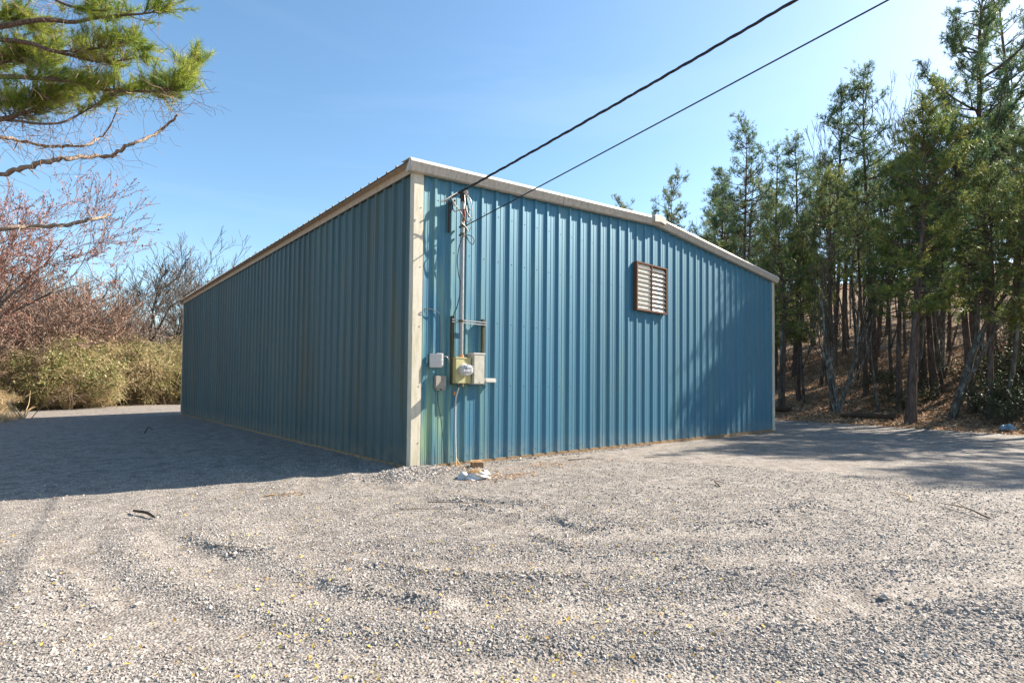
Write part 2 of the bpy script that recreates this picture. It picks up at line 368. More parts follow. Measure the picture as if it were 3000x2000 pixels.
def gravel_z(x, y):
    z = terrain(x, y) + .012
    d = np.hypot(x - CAM[0], y - CAM[1]); near = np.clip((14 - d) / 8, 0, 1)
    z = z + near * (.012 * wob(x, y, 1.3) + .007 * wob(x, y, 4., 8) + .005 * wob(x, y, 11., 16))
    z = z + near * .020 * np.clip(rut(x, y), -.4, 1.)
    for rd, am in zip(RIDGES, RAMP):
        dd = np.full(np.shape(x), 9.)
        for p, q in zip(rd[:-1], rd[1:]): dd = np.minimum(dd, seg_dist(x, y, p, q))
        z = z + am * np.exp(-(dd / .065) ** 2) * (1 + .5 * wob(x, y, 14., 24)) - am * .12 * np.exp(-((dd - .17) / .10) ** 2)
    # loose heap at the building corner
    z = z + .07 * np.exp(-(((x + .05) / .42) ** 2 + ((y + .22) / .20) ** 2)) + .035 * np.exp(-(((x + .35) / .3) ** 2 + ((y + .45) / .2) ** 2))
    return z
def inside_lot(x, y):
    """positive inside the gravel lot"""
    w1 = xe(y) + .25 * wob(x, y, 1.5, 8) + .08 * wob(x, y, 7, 16) - x
    yb = 27.6 + np.clip(x + 5, 0, 3.2) * .62 + .5 * wob(x, y, 1.1, 3)
    yb = np.where(x > 3, 60, yb)
    g = (np.hypot((x + 6.4) / 1.55, (y - 20.4) / 3.2) - 1) * 1.5      # dead grass tongue at the left
    return np.minimum(np.minimum(w1, yb - y), g)
# base ground
gx = np.concatenate([np.linspace(-400, -30, 20), np.arange(-28, 10, 2.), np.arange(10, 44, .5), np.arange(44, 100, 2.), np.linspace(105, 500, 20)])
gy = np.concatenate([np.linspace(-400, -30, 20), np.arange(-28, 40, .8), np.arange(40, 90, 2.), np.linspace(95, 600, 20)])
X, Y = np.meshgrid(gx, gy, indexing='ij'); Z = terrain(X, Y) - .03 + .06 * wob(X, Y, 1.2) * (X > 10) * np.clip((X - 14) / 4, 0, 1)
def grid_faces(nx, ny):
    i = np.arange(nx - 1)[:, None] * ny + np.arange(ny - 1)[None]; return np.stack([i, i + ny, i + ny + 1, i + 1], -1).reshape(-1, 4)
mb = MB(); mb.add(np.stack([X, Y, Z], -1).reshape(-1, 3), grid_faces(*X.shape))
tag(mb.build('ground', M_forest, smooth=True), 'leaf covered woodland floor rising up the slope', 'ground', kind='structure')
# gravel lot
gx = np.concatenate([np.arange(-16, -7.5, .25), np.arange(-7.5, 3.2, .028), np.arange(3.2, 8, .09), np.arange(8, 19.6, .16)])
gy = np.concatenate([np.arange(-16, -7, .3), np.arange(-7, .3, .028), np.arange(.3, 5, .12), np.arange(5, 34, .22), np.arange(34, 61, 1.)])
X, Y = np.meshgrid(gx, gy, indexing='ij'); Z = gravel_z(X, Y); ins = inside_lot(X, Y)
Z = Z + np.minimum(ins * .35, 0)
F = grid_faces(*X.shape); ok = (ins.ravel()[F] > -.35).any(1)
used = np.zeros(X.size, bool); used[F[ok].ravel()] = True; idx = np.cumsum(used) - 1
mb = MB(); mb.add(np.stack([X, Y, Z], -1).reshape(-1, 3)[used], idx[F[ok]])
tag(mb.build('gravel_lot', M_gravel, smooth=True), 'pale crushed gravel yard around the blue building', 'gravel yard', kind='structure')

# ------------------------------------------------------------------ loose stones (stuff)
def stones(P, R, rng, name, label, mat=M_stone, flatk=.65):
    n = len(P)
    cube = np.array([(x, y, z) for z in (-1, 1) for y in (-1, 1) for x in (-1, 1)], float) * .62
    V = cube[None] * (1 + rng.uniform(-.38, .38, (n, 8, 3)))
    V = V * (R[:, None] * np.stack([rng.uniform(.8, 1.5, n), rng.uniform(.7, 1.1, n), rng.uniform(.45, .85, n) * flatk / .65], 1))[:, None]
    q = rng.normal(size=(n, 4)); q[:, 1:3] *= .35; q /= np.linalg.norm(q, axis=1, keepdims=True)
    w_, x, y, z = q.T
    Rm = np.stack([1 - 2 * (y * y + z * z), 2 * (x * y - z * w_), 2 * (x * z + y * w_), 2 * (x * y + z * w_), 1 - 2 * (x * x + z * z), 2 * (y * z - x * w_),
                   2 * (x * z - y * w_), 2 * (y * z + x * w_), 1 - 2 * (x * x + y * y)], 1).reshape(n, 3, 3)
    V = np.einsum('nij,nkj->nki', Rm, V) + P[:, None]
    f = np.array([(0, 2, 3, 1), (4, 5, 7, 6), (0, 1, 5, 4), (2, 6, 7, 3), (0, 4, 6, 2), (1, 3, 7, 5)])
    F = (f[None] + (np.arange(n) * 8)[:, None, None]).reshape(-1, 4)
    mb = MB(); mb.add(V.reshape(-1, 3), F, np.repeat(np.clip(rng.beta(2.2, 1.9, n), 0, 1), 6))
    return tag(mb.build(name, mat), label, 'gravel', kind='stuff')
rng = np.random.default_rng(5)
N = 360000
r = 1.5 * (9.5 / 1.5) ** rng.uniform(0, 1, N); th = rng.uniform(-1.05, 1.05, N) + YAW
x = CAM[0] + r * np.sin(th); y = CAM[1] + r * np.cos(th)
okk = ~((x > -.06) & (y > -.06)) & (rng.uniform(0, 1, N) < .72 + .5 * np.clip(wob(x, y, 1.6, 12), -1, 1) + .5 * rut(x, y))
x, y, r = x[okk], y[okk], r[okk]
R = np.clip(rng.lognormal(math.log(.0043), .42, len(x)), .0022, .013) * (1 + .02 * r)
P = np.stack([x, y, gravel_z(x, y) + R * .15], 1)
stones(P, R, rng, 'loose_gravel', 'loose pale gravel stones over the foreground of the yard')
# coarser stones on the ridges and the heap at the corner
pts = []
for rd, am in zip(RIDGES, RAMP):
    for p, q in zip(rd[:-1], rd[1:]):
        n = int(6000 * am * math.hypot(q[0] - p[0], q[1] - p[1]))
        t_ = rng.uniform(0, 1, n); pts.append(np.stack([p[0] + (q[0] - p[0]) * t_ + rng.normal(0, .10, n), p[1] + (q[1] - p[1]) * t_ + rng.normal(0, .10, n)], 1))
n = 2600; pts.append(np.stack([rng.normal(-.05, .38, n), rng.normal(-.28, .17, n)], 1)); n = 700; pts.append(np.stack([rng.uniform(.2, 6, n), rng.normal(-.12, .06, n)], 1))
n = 900; pts.append(np.stack([rng.normal(-.35, .2, n), rng.normal(-.5, .16, n)], 1))
Q = np.concatenate(pts); Q = Q[~((Q[:, 0] > -.05) & (Q[:, 1] > -.05))]
R = np.clip(rng.lognormal(math.log(.0085), .35, len(Q)), .005, .02); R[-4200:] *= 1.3
stones(np.stack([Q[:, 0], Q[:, 1], gravel_z(Q[:, 0], Q[:, 1]) + R * .3], 1), R, rng, 'coarse_gravel', 'coarser grey stones in the tyre ridges and heaped at the building corner')

# ------------------------------------------------------------------ building
W, L, RIB = 12.39, 18.11, .3048
XR = W / 2
rake = lambda x: 4.405 + .0745 * (XR - abs(np.asarray(x, float) - XR))     # lower edge of the rake trim
B = empty('metal_building', (0, 0, 0), 0, 'blue ribbed steel warehouse with cream trim and low gable roof', 'building')
def profile(start, end, first):
    """(position, height) of R panel ribs"""
    out = [(start, 0.)]; k = math.floor((start - first) / RIB) - 1
    while True:
        o = first + k * RIB
        for dx, h in ((-.030, 0), (0, .032), (.036, .032), (.064, 0), (.118, 0), (.126, .004), (.140, .004), (.148, 0), (.196, 0), (.204, .004), (.218, .004), (.226, 0)):
            if start < o + dx < end: out.append((o + dx, h))
        k += 1
        if o > end: break
    out.append((end, 0.)); return np.array(out)
def wall(parent, mat, pr, place, ztop, screws, flip=False):
    n = len(pr); lo = np.array([place(p, h, 0.0) for p, h in pr]); hi = np.array([place(p, h, ztop(p)) for p, h in pr])
    mb = MB(); i = np.arange(n - 1); F = np.stack([i, i + 1, i + 1 + n, i + n], 1)
    if flip: F = F[:, ::-1]
    mb.add(np.concatenate([lo, hi]), F)
    for (p, z) in screws:
        c = np.array(place(p, .005, z)); c2 = np.array(place(p, -.001, z)); tube(mb, [c2, c], [.011, .007], 6, m=1)
    return mb.build('wall', [mat, M_screw], parent)
X0 = .3367
sc = [(X0 + .082 + k * RIB, z) for k in range(0, 39) for z in (.10, 1.22, 2.28, 3.33, 4.1) if not (5.3 < X0 + k * RIB < 6.7 and 2.8 < z < 4)]
wall(B, M_wall, profile(.02, W - .02, X0), lambda p, h, z: (p, -h, z), lambda p: float(rake(p)) + .03, sc)
Y0 = .3119
wall(B, M_wall_side, profile(.02, L - .02, Y0), lambda p, h, z: (-h, p, z), lambda p: 4.45, [(Y0 + .082 + k * RIB, z) for k in range(58) for z in (.1, 2.28, 4.1)], True)
wall(B, M_wall_side, profile(.02, L - .02, Y0), lambda p, h, z: (W + h, p, z), lambda p: 4.45, [])
wall(B, M_wall, profile(.02, W - .02, X0), lambda p, h, z: (p, L + h, z), lambda p: float(rake(p)) + .03, [], True)
# sill boards
for args in ((-.03, W + .03, -.022, .05, -.14, .004), (-.024, .05, .06, L, -.25, .003), (W - .05, W + .024, .06, L, -.14, .003), (-.02, W, L + .01, L + .03, -.3, .004)):
    mb = MB(); box(mb, *args); mb.build('sill_board', M_sill, B)
# corner trims (L shaped)
def corner(cx, cy, sx, sy, wx=.165, wy=.115):
    mb = MB(); z0, z1 = -.035, 4.43; t = .036
    P = [(0, 0), (wx, 0), (wx, .012), (.16 - .005 if False else wx - .02, .03), (.03, .03), (.03, wy - .02), (.012, wy), (0, wy)]
    V = []
    for z in (z0, z1):
        for px, py in P: V.append((cx + sx * (px - t), cy + sy * (py - t), z))
    n = len(P); F = [(i, (i + 1) % n, (i + 1) % n + n, i + n) for i in range(n)]
    mb.add(V, F if sx * sy > 0 else [f[::-1] for f in F])
    if cy == 0:
        for zz in (.35, 1.2, 2.1, 3.0, 3.9): tube(mb, [(cx + sx * (wx - .036 - .045), cy - t * sy + .0, zz), (cx + sx * (wx - .036 - .045), cy - t * sy - .006, zz)], .008, 6, m=1)
    mb.build('corner_trim', [M_trim, M_screw], B)
corner(0, 0, 1, 1); corner(W, 0, -1, 1); corner(0, L, 1, -1); corner(W, L, -1, -1)
# rake trims
PR = [(.03, .015), (-.085, .0), (-.112, .012), (-.118, .03), (-.165, .128), (-.118, .192), (.14, .2), (.14, .19), (-.10, .18)]
def rake_piece(xa, xb, front=True):
    mb = MB(); V = []
    for xx in (xa, xb):
        zb = float(rake(np.clip(xx, 0, W))) - (0.0745 * max(0, -xx) + .0745 * max(0, xx - W))
        for py, pz in PR: V.append((xx, py if front else L - py, zb + pz))
    n = len(PR); F = [(i, i + n, (i + 1) % n + n, (i + 1) % n) for i in range(n)]
    mb.add(V, F); mb.add(V[:n], [list(range(n))]); mb.add(V[n:], [list(range(n))[::-1]])
    return mb.build('rake_trim', M_rake, B)
rake_piece(-.16, 3.10); rake_piece(3.112, XR - .002); rake_piece(XR + .002, 9.3); rake_piece(9.312, W + .12)
rake_piece(-.16, XR - .002, False); rake_piece(XR + .002, W + .12, False)
# ridge end cap on the front gable
mb = MB(); V = []
for yy in (-.195, .05):
    for xx, zz in ((XR - .22, .045), (XR, .065), (XR + .20, .045), (XR + .20, .175), (XR + .05, .225), (XR - .22, .205)):
        V.append((xx, yy, float(rake(xx)) + zz))
mb.add(V, [(0, 1, 2, 3, 4, 5)]); mb.add(V, [(11, 10, 9, 8, 7, 6)]); mb.add(V, [(i, i + 6, (i + 1) % 6 + 6, (i + 1) % 6) for i in range(6)])
mb.build('ridge_end_cap', M_rake, B)
# eave trims and roof
for s in (0, 1):
    mb = MB(); xa = -.052 if s == 0 else W + .03; box(mb, xa, xa + .022, -.028, L + .03, 4.425, 4.535)
    xb = -.14 if s == 0 else W + .01; box(mb, xb, xb + .13, -.02, L + .02, 4.531, 4.537); mb.build('eave_trim', M_eave, B)
ry = []
k = 0
while Y0 + k * RIB < L + .05:
    o = Y0 + k * RIB
    ry += [(o - .028, 0), (o - .008, .034), (o + .008, .034), (o + .028, 0)]; k += 1
ry = np.array([(-.10, 0.)] + ry + [(L + .10, 0.)])
for s in (0, 1):
    xa, xb = (-.16, XR) if s == 0 else (XR, W + .16)
    za, zb = (4.552, 4.552 + .0745 * (XR + .16)) if s == 0 else (4.552 + .0745 * (XR + .16), 4.552)
    mb = MB(); n = len(ry); V = [(xa, p, za + h) for p, h in ry] + [(xb, p, zb + h) for p, h in ry] + [(xa, p, za + h - .004) for p, h in ry] + [(xb, p, zb + h - .004) for p, h in ry]
    i = np.arange(n - 1); mb.add(V, np.concatenate([np.stack([i, i + n, i + n + 1, i + 1], 1), np.stack([i + 2 * n, i + 2 * n + 1, i + 3 * n + 1, i + 3 * n], 1), np.stack([i, i + 1, i + 2 * n + 1, i + 2 * n], 1)]))
    mb.build('roof', M_roof, B)
mb = MB(); zr = 4.552 + .0745 * (XR + .16) + .045
mb.add([(XR - .18, -.09, zr - .02), (XR, -.09, zr), (XR + .18, -.09, zr - .02), (XR - .18, L + .1, zr - .02), (XR, L + .1, zr), (XR + .18, L + .1, zr - .02)], [(0, 1, 4, 3), (1, 2, 5, 4)])
mb.build('ridge_cap', M_rake, B)
# louvred vent
vx0, vx1, vz0, vz1, vm = 5.43, 6.59, 2.885, 3.945, 6.0
Vn = empty('louver_vent', (0, 0, 0)); Vn.parent = B
mb = MB(); yf = -.105
for b4 in ((vx0, vx0 + .035, yf, -.01, vz0, vz1), (vx1 - .035, vx1, yf, -.01, vz0, vz1), (vx0 + .035, vx1 - .035, yf, -.01, vz1 - .03, vz1), (vx0 + .035, vx1 - .035, yf, -.01, vz0, vz0 + .03), (vm - .016, vm + .016, yf + .006, -.02, vz0 + .03, vz1 - .03)):
    box(mb, *b4)
mb.build('frame', M_rust, Vn)
mb = MB(); box(mb, vx0 + .03, vx1 - .03, -.03, -.012, vz0 + .02, vz1 - .02); mb.build('backing', M_dark, Vn)
for a0, a1, tilt in ((vx0 + .038, vm - .018, .028), (vm + .018, vx1 - .038, .042)):
    mb = MB(); nsl = 10; hgt = (vz1 - vz0 - .07) / nsl
    for j in range(nsl):
        z = vz0 + .035 + j * hgt; hh = hgt * (1.04 if tilt < .04 else .93)
        y_hi, y_lo = yf + .03 + tilt, yf + .025
        mb.add([(a0, y_lo, z), (a1, y_lo, z), (a1, y_hi, z + hh), (a0, y_hi, z + hh), (a0, y_lo + .004, z - .002), (a1, y_lo + .004, z - .002), (a1, y_hi + .004, z + hh), (a0, y_hi + .004, z + hh)],
               [(0, 1, 2, 3), (4, 7, 6, 5), (0, 4, 5, 1), (3, 2, 6, 7)])
        mb.add([(a0, y_lo - .008, z + .012), (a1, y_lo - .008, z + .012), (a1, y_lo, z), (a0, y_lo, z)], [(3, 2, 1, 0), (0, 1, 2, 3)])
        if tilt < .04: mb.add([(a0, y_lo - .004, z + hh * .38), (a1, y_lo - .004, z + hh * .38), (a1, y_lo + .012, z + hh * .30), (a0, y_lo + .012, z + hh * .30)], [(3, 2, 1, 0)])
    mb.build('slats', M_slat, Vn)

# ------------------------------------------------------------------ electrical service on the gable wall
def thing(name, label, cat, group=None): return empty(name, (0, 0, 0), 0, label, cat, group)
S = thing('service_mast', 'tall grey conduit mast with weatherhead and looped wires near the gable corner', 'conduit mast')
mb = MB(); tube(mb, [(.806, -.115, 1.66), (.806, -.115, 4.16)], .029, 14); mb.build('pipe', M_galv, S, True)
mb = MB()
for z in (2.235, 3.62, 3.75):
    mb = MB(); tube(mb, [(.806, -.115, z - .018), (.806, -.115, z + .018)], .036, 12); box(mb, .79, .822, -.09, -.03, z - .012, z + .012); mb.build('clamp', M_strut, S)
mb = MB(); tube(mb, [(.806, -.115, 1.655), (.806, -.115, 1.70)], .04, 12); mb.build('hub', M_orange, S)
mb = MB(); tube(mb, smooth_path([(.806, -.115, 4.14), (.806, -.12, 4.20), (.80, -.15, 4.255), (.79, -.20, 4.27)], 5), [.045] * 5 + [.06] * 5 + [.055] * 5 + [.035], 12)
mb.build('weatherhead', M_dark, S, True)
mb = MB(); 
wires = [[(.79, -.2, 4.24), (.86, -.24, 4.15), (.89, -.24, 3.95), (.85, -.22, 3.80), (.75, -.22, 3.86), (.62, -.24, 3.97), (.52, -.27, 4.02), (.47, -.28, 4.10), (.56, -.26, 4.17), (.62, -.25, 4.19)],
         [(.78, -.2, 4.23), (.83, -.22, 4.05), (.84, -.22, 3.88), (.78, -.24, 3.97), (.66, -.24, 3.95), (.55, -.25, 3.90), (.52, -.24, 3.98), (.50, -.26, 4.08), (.60, -.25, 4.18)],
         [(.77, -.2, 4.22), (.76, -.24, 4.05), (.80, -.25, 3.92), (.87, -.24, 3.86), (.90, -.22, 3.76), (.86, -.2, 3.66), (.80, -.2, 3.72), (.70, -.2, 3.78)]]
for k, wv in enumerate(wires): tube(mb, smooth_path(wv, 7), .0085, 6, m=(0 if k != 1 else 1))
mb.build('lead_wires', [M_wire, M_cable], S, True)
mb = MB(); tube(mb, smooth_path([(.60, -.25, 4.20), (.50, -.27, 4.13), (.38, -.28, 4.04), (.30, -.27, 3.985)], 6), .012, 7); tube(mb, smooth_path([(.60, -.24, 4.18), (.48, -.25, 4.09), (.36, -.25, 4.0)], 6), .008, 6)
mb.build('splice_ends', M_wire, S, True)
mb = MB(); box(mb, .575, .60, -.06, -.033, 3.62, 4.12); box(mb, .56, .615, -.075, -.06, 3.95, 3.99); tube(mb, [(.587, -.06, 4.06), (.60, -.21, 4.10)], .012, 6); mb.build('bracket', M_dark, S)
mb = MB(); tube(mb, smooth_path([(.79, -.16, 4.0), (.80, -.17, 3.9), (.79, -.16, 3.82)], 5), .02, 7); mb.build('wrapping', M_red, S, True)
# comm wire loop
o = MB(); tube(o, smooth_path([(.83, -.15, 3.60), (.90, -.2, 3.60), (.955, -.22, 3.54), (.93, -.22, 3.46), (.87, -.2, 3.50), (.83, -.16, 3.60), (.76, -.19, 3.56), (.70, -.17, 3.38), (.69, -.14, 3.18), (.73, -.12, 2.98), (.775, -.1, 2.86), (.785, -.08, 2.65), (.74, -.07, 2.45), (.685, -.06, 2.28), (.675, -.05, 1.7)], 7), .0075, 6)
tag(o.build('looped_cable', M_cable, None, True), 'thin black cable looping beside the mast and dropping to the meter', 'cable')
# strut frame
S2 = thing('strut_rack', 'rusty steel strut rack fixed above and beside the meter boxes', 'steel rack')
for xx in (.668, 1.275):
    mb = MB(); box(mb, xx - .018, xx - .004, -.085, -.034, 1.23, 2.31); box(mb, xx + .006, xx + .02, -.085, -.034, 1.23, 2.31); box(mb, xx - .004, xx + .006, -.06, -.034, 1.23, 2.31); mb.build('upright', M_strut, S2)
for zz in (2.255, 2.215):
    mb = MB(); box(mb, .64, 1.32, -.1, -.086, zz - .008, zz + .008); mb.build('rail', M_galv, S2)
# meter
S3 = thing('electric_meter_box', 'greenish stained meter box with round glass meter on its front', 'meter box')
mb = MB(); bbox(mb, .668, .962, -.165, -.04, 1.252, 1.648, .006); mb.build('enclosure', M_meter, S3)
mb = MB(); bbox(mb, .660, .970, -.172, -.038, 1.640, 1.662, .004); mb.build('lid_flange', M_meter, S3)
def dome(cx, cz, prof, n=28):
    mb = MB(); V = []
    for yy, rr in prof:
        for j in range(n): aa = 2 * math.pi * j / n; V.append((cx + rr * math.cos(aa), yy, cz + rr * math.sin(aa)))
    F = [(i * n + j, i * n + (j + 1) % n, (i + 1) * n + (j + 1) % n, (i + 1) * n + j) for i in range(len(prof) - 1) for j in range(n)]
    mb.add(V, F); mb.add(V[-n:], [list(range(n))]); return mb
mc = (.825, 1.462)
dome(*mc, [(-.16, .098), (-.195, .098), (-.20, .092)]).build('collar', M_boxp, S3, False)
g = dome(*mc, [(-.20, .086), (-.30, .082), (-.318, .072), (-.325, .05)]).build('glass_cover', M_glass, S3, True)
dome(*mc, [(-.201, .07), (-.27, .07), (-.272, .066)]).build('meter_body', M_face, S3, False)
mb = MB(); box(mb, mc[0] - .045, mc[0] + .045, -.276, -.2725, mc[1] + .005, mc[1] + .035); box(mb, mc[0] - .05, mc[0] + .05, -.276, -.2725, mc[1] - .045, mc[1] - .02); mb.build('dial_plate', M_dark, S3)
mb = MB(); tube(mb, [(.86, -.10, 1.255), (.86, -.10, 1.20)], .017, 10); mb.build('brass_fitting', flat('brass', (.5, .4, .18), .4, .5, .5), S3, True)
# breaker panel
S4 = thing('breaker_panel', 'tall beige breaker panel box right of the round meter', 'electrical box')
mb = MB(); bbox(mb, .985, 1.205, -.205, -.04, 1.238, 1.722, .005); mb.build('enclosure', M_box, S4)
mb = MB(); bbox(mb, .978, 1.216, -.216, -.038, 1.716, 1.742, .004); mb.build('top_flange', M_boxp, S4)
mb = MB(); bbox(mb, .992, 1.199, -.212, -.2045, 1.25, 1.705, .003); mb.build('door', M_box, S4)
mb = MB(); bbox(mb, 1.09, 1.115, -.2145, -.2105, 1.262, 1.285, .001); mb.build('latch', M_galv, S4)
# conduit body right of the panel
S5 = thing('conduit_fitting', 'small capsule shaped conduit fitting sticking out right of the breaker panel', 'conduit fitting')
mb = MB(); tube(mb, [(1.207, -.085, 1.306), (1.30, -.085, 1.306)], .02, 10); mb.build('nipple', M_pvc, S5, True)
def capsule(x0, x1, z, y0, y1, rr):
    mb = MB(); ring = []
    for j in range(10): aa = math.pi / 2 + math.pi * j / 9; ring.append((x0 + rr + rr * math.cos(aa), z + rr * math.sin(aa)))
    for j in range(10): aa = -math.pi / 2 + math.pi * j / 9; ring.append((x1 - rr + rr * math.cos(aa), z + rr * math.sin(aa)))
    n = len(ring); V = [(a_, y0, b_) for a_, b_ in ring] + [(a_, y1, b_) for a_, b_ in ring]
    mb.add(V, [(i, (i + 1) % n, (i + 1) % n + n, i + n) for i in range(n)]); mb.add(V[:n], [list(range(n))]); return mb
capsule(1.29, 1.52, 1.306, -.12, -.045, .036).build('body', M_pvc, S5); capsule(1.30, 1.51, 1.306, -.126, -.119, .026).build('cover', M_boxp, S5)
# upper phone box with its cover hanging open
S6 = thing('phone_box', 'pale plastic phone box with its cover hanging half open', 'utility box')
mb = MB(); bbox(mb, .395, .515, -.05, -.034, 1.505, 1.715, .004); box(mb, .41, .50, -.07, -.05, 1.53, 1.69); mb.build('base', M_boxp, S6)
mb = MB()
c0 = np.array([.37, -.06, 1.60]); ca, sa = math.cos(-.45), math.sin(-.45)
def rot(p): p = np.array(p); return (p[0] * ca - p[1] * sa, p[0] * sa + p[1] * ca, p[2])
tmp = MB(); bbox(tmp, -.10, .085, -.055, 0.0, -.11, .10, .006)
for V_, f_, n_, r_, m_ in zip(tmp.v, [0], [0], [0], [0]):
    tmp.v = [np.array([rot(p) for p in np.concatenate(tmp.v)]) + c0]
tmp.build('cover', M_boxp, S6)
mb = MB(); tube(mb, [(.40, -.13, 1.60), (.45, -.13, 1.60)], .012, 8); mb.build('latch', M_boxp, S6, True)
mb = MB(); tube(mb, smooth_path([(.50, -.06, 1.665), (.56, -.08, 1.66), (.61, -.07, 1.60), (.625, -.05, 1.56)], 6), .006, 6); mb.build('lead', M_wire, S6, True)
S7 = thing('junction_box', 'weathered grey box below the open phone box', 'utility box')
mb = MB(); bbox(mb, .355, .545, -.09, -.034, 1.165, 1.365, .006); mb.build('enclosure', M_boxb, S7)
mb = MB(); bbox(mb, .375, .44, -.083, -.04, 1.14, 1.166, .003); mb.build('base_tab', M_boxb, S7)
mb = MB(); bbox(mb, .475, .53, -.083, -.04, 1.14, 1.166, .003); mb.build('base_tab', M_boxb, S7)
# hooked cable, drop cable, ground conduit
o = MB(); tube(o, smooth_path([(.22, -.04, 2.31), (.16, -.06, 2.33), (.15, -.06, 2.36), (.20, -.06, 2.375), (.31, -.05, 2.372), (.39, -.05, 2.35), (.435, -.05, 2.29), (.448, -.05, 2.1), (.446, -.05, 1.72)], 6), .006, 6)
tag(o.build('hooked_cable', M_cable, None, True), 'thin cable curling off the corner trim down to the phone box', 'cable')
o = MB(); tube(o, smooth_path([(.42, -.05, 1.15), (.42, -.045, 1.02), (.445, -.045, .88), (.47, -.05, .76), (.52, -.045, .45), (.575, -.05, .02)], 6), .005, 6); tube(o, [(.47, -.05, .76), (.43, -.05, .70)], .004, 5)
tag(o.build('drop_cable', M_cable, None, True), 'thin dark cable hanging slack from the lower grey box to the ground', 'cable')
S8 = thing('ground_conduit', 'thin pale conduit running from the meter box down into the gravel', 'conduit')
mb = MB(); tube(mb, smooth_path([(.775, -.09, 1.25), (.785, -.085, 1.17), (.76, -.07, 1.08), (.75, -.055, .95), (.752, -.05, .6), (.765, -.05, .2), (.77, -.055, .07)], 7), .0125, 8); mb.build('pipe', M_pvc, S8, True)
mb = MB(); tube(mb, [(.78, -.085, 1.255), (.783, -.085, 1.19)], .018, 8); mb.build('connector', M_dark, S8, True)
mb = MB(); bbox(mb, .715, .745, -.06, -.035, 1.065, 1.125, .004); mb.build('tag', M_orange, S8)
mb = MB(); tube(mb, [(.77, -.055, .09), (.74, -.10, .0), (.72, -.15, -.06)], .007, 6); tube(mb, [(.77, -.055, .08), (.80, -.13, -.03)], .006, 6); tube(mb, [(.745, -.06, .05), (.79, -.06, .06)], .008, 6); mb.build('grounding_wire', M_straw, S8, True)

# overhead cables
def sag(p0, p1, s, n): t_ = np.linspace(0, 1, n)[:, None]; P = np.array(p0) * (1 - t_) + np.array(p1) * t_; P[:, 2] -= s * 4 * (t_ * (1 - t_))[:, 0]; return P
A0 = np.array((.62, -.25, 4.20)); A1 = np.array((1.685, -4.79, 5.28)); far = A0 + (A1 - A0) * 6.2; far[2] = A0[2] + (A1[2] - A0[2]) * 6.2 * 1.16
P = sag(A0, far, .62, 420)
i1 = np.argmin(np.abs(P[:, 1] - A1[1])); P[:, 2] += (A1[2] - P[i1, 2]) * np.clip(np.linspace(0, 1, 420) / (i1 / 419), 0, None) * np.exp(-np.clip(np.linspace(0, 1, 420) / (i1 / 419) - 1, 0, None) * .5)
mb = MB(); Ld = np.concatenate([[0], np.cumsum(np.linalg.norm(np.diff(P, axis=0), axis=1))])
Tt, uu, vv = frame_of(np.gradient(P, axis=0))
for k in range(3):
    ph = Ld / .55 * 2 * math.pi + k * 2.094; rr = .0105
    tube(mb, P + uu * (rr * np.cos(ph))[:, None] + vv * (rr * np.sin(ph))[:, None], .0092 if k else .0065, 6)
tag(mb.build('service_drop_cable', M_cable, None, True), 'thick twisted black power cable running up from the weatherhead', 'power cable')
B0 = np.array((.83, -.15, 3.75)); B1 = np.array((1.91, -5.505, 5.0)); far = B0 + (B1 - B0) * 5.2
mb = MB(); tube(mb, sag(B0, far, .06, 80), .0085, 6)
tag(mb.build('phone_line', M_cable, None, True), 'thin straight overhead wire tied to the mast below the power cable', 'overhead wire')

# ------------------------------------------------------------------ small things on the gravel
T = empty('wood_block', (0, 0, 0), 0, 'short broken brown wood block against the building base', 'wood block')
mb = MB(); z = float(gravel_z(np.array(.93), np.array(-.22)))
V = [(.80, -.42, z - .01), (.98, -.50, z - .01), (1.10, -.30, z - .01), (.93, -.22, z - .01), (.80, -.41, z + .085), (.97, -.49, z + .08), (1.09, -.30, z + .095), (.93, -.22, z + .09)]
mb.add(V, [(0, 1, 5, 4), (1, 2, 6, 5), (2, 3, 7, 6), (3, 0, 4, 7), (4, 5, 6, 7)]); mb.build('block', M_block, T)
tg = MB(); rg = np.random.default_rng(8); n = 60; pp = np.stack([rg.uniform(.82, 1.07, n), rg.uniform(-.45, -.28, n), np.full(n, z + .088)], 1); segs(tg, pp, pp + rg.normal(0, 1, (n, 3)) * [.03, .03, .008], .003, .001); tg.build('splinters', M_straw, T)
T = empty('plastic_bag', (.32, -1.14, 0), 0, 'torn white plastic bag full of straw lying on the gravel', 'bag')
zb = float(gravel_z(np.array(.32), np.array(-1.14)))
mb = MB(); n, mrg = 40, 9; V = []
for i in range(mrg):
    t_ = i / (mrg - 1)
    for j in range(n):
        aa = 2 * math.pi * j / n; wr = 1 + .16 * math.sin(aa * 5 + i) + .10 * math.sin(aa * 11 + 2.1 * i)
        rr = (.21 - .05 * t_ if t_ < .6 else .18 - .06 * (t_ - .6)) * wr; hz = .075 * math.sin(t_ * 1.9) * (1 + .35 * math.sin(aa * 7 + i * .8))
        V.append((rr * math.cos(aa) * 1.05, rr * math.sin(aa) * .8, zb + .005 + hz))
mb.add(V, [(i * n + j, i * n + (j + 1) % n, (i + 1) * n + (j + 1) % n, (i + 1) * n + j) for i in range(mrg - 1) for j in range(n)]); mb.build('film', M_plastic, T, True)
mb = MB(); n = 700; aa = rg.uniform(0, 6.28, n); rr = .13 * np.sqrt(rg.uniform(0, 1, n)); pp = np.stack([rr * np.cos(aa), rr * .8 * np.sin(aa), zb + .05 + .05 * np.cos(rr / .13 * 1.4) + rg.normal(0, .008, n)], 1)
segs(mb, pp, pp + rg.normal(0, 1, (n, 3)) * [.035, .035, .012], .004, .002, 3); mb.build('straw', M_straw, T)

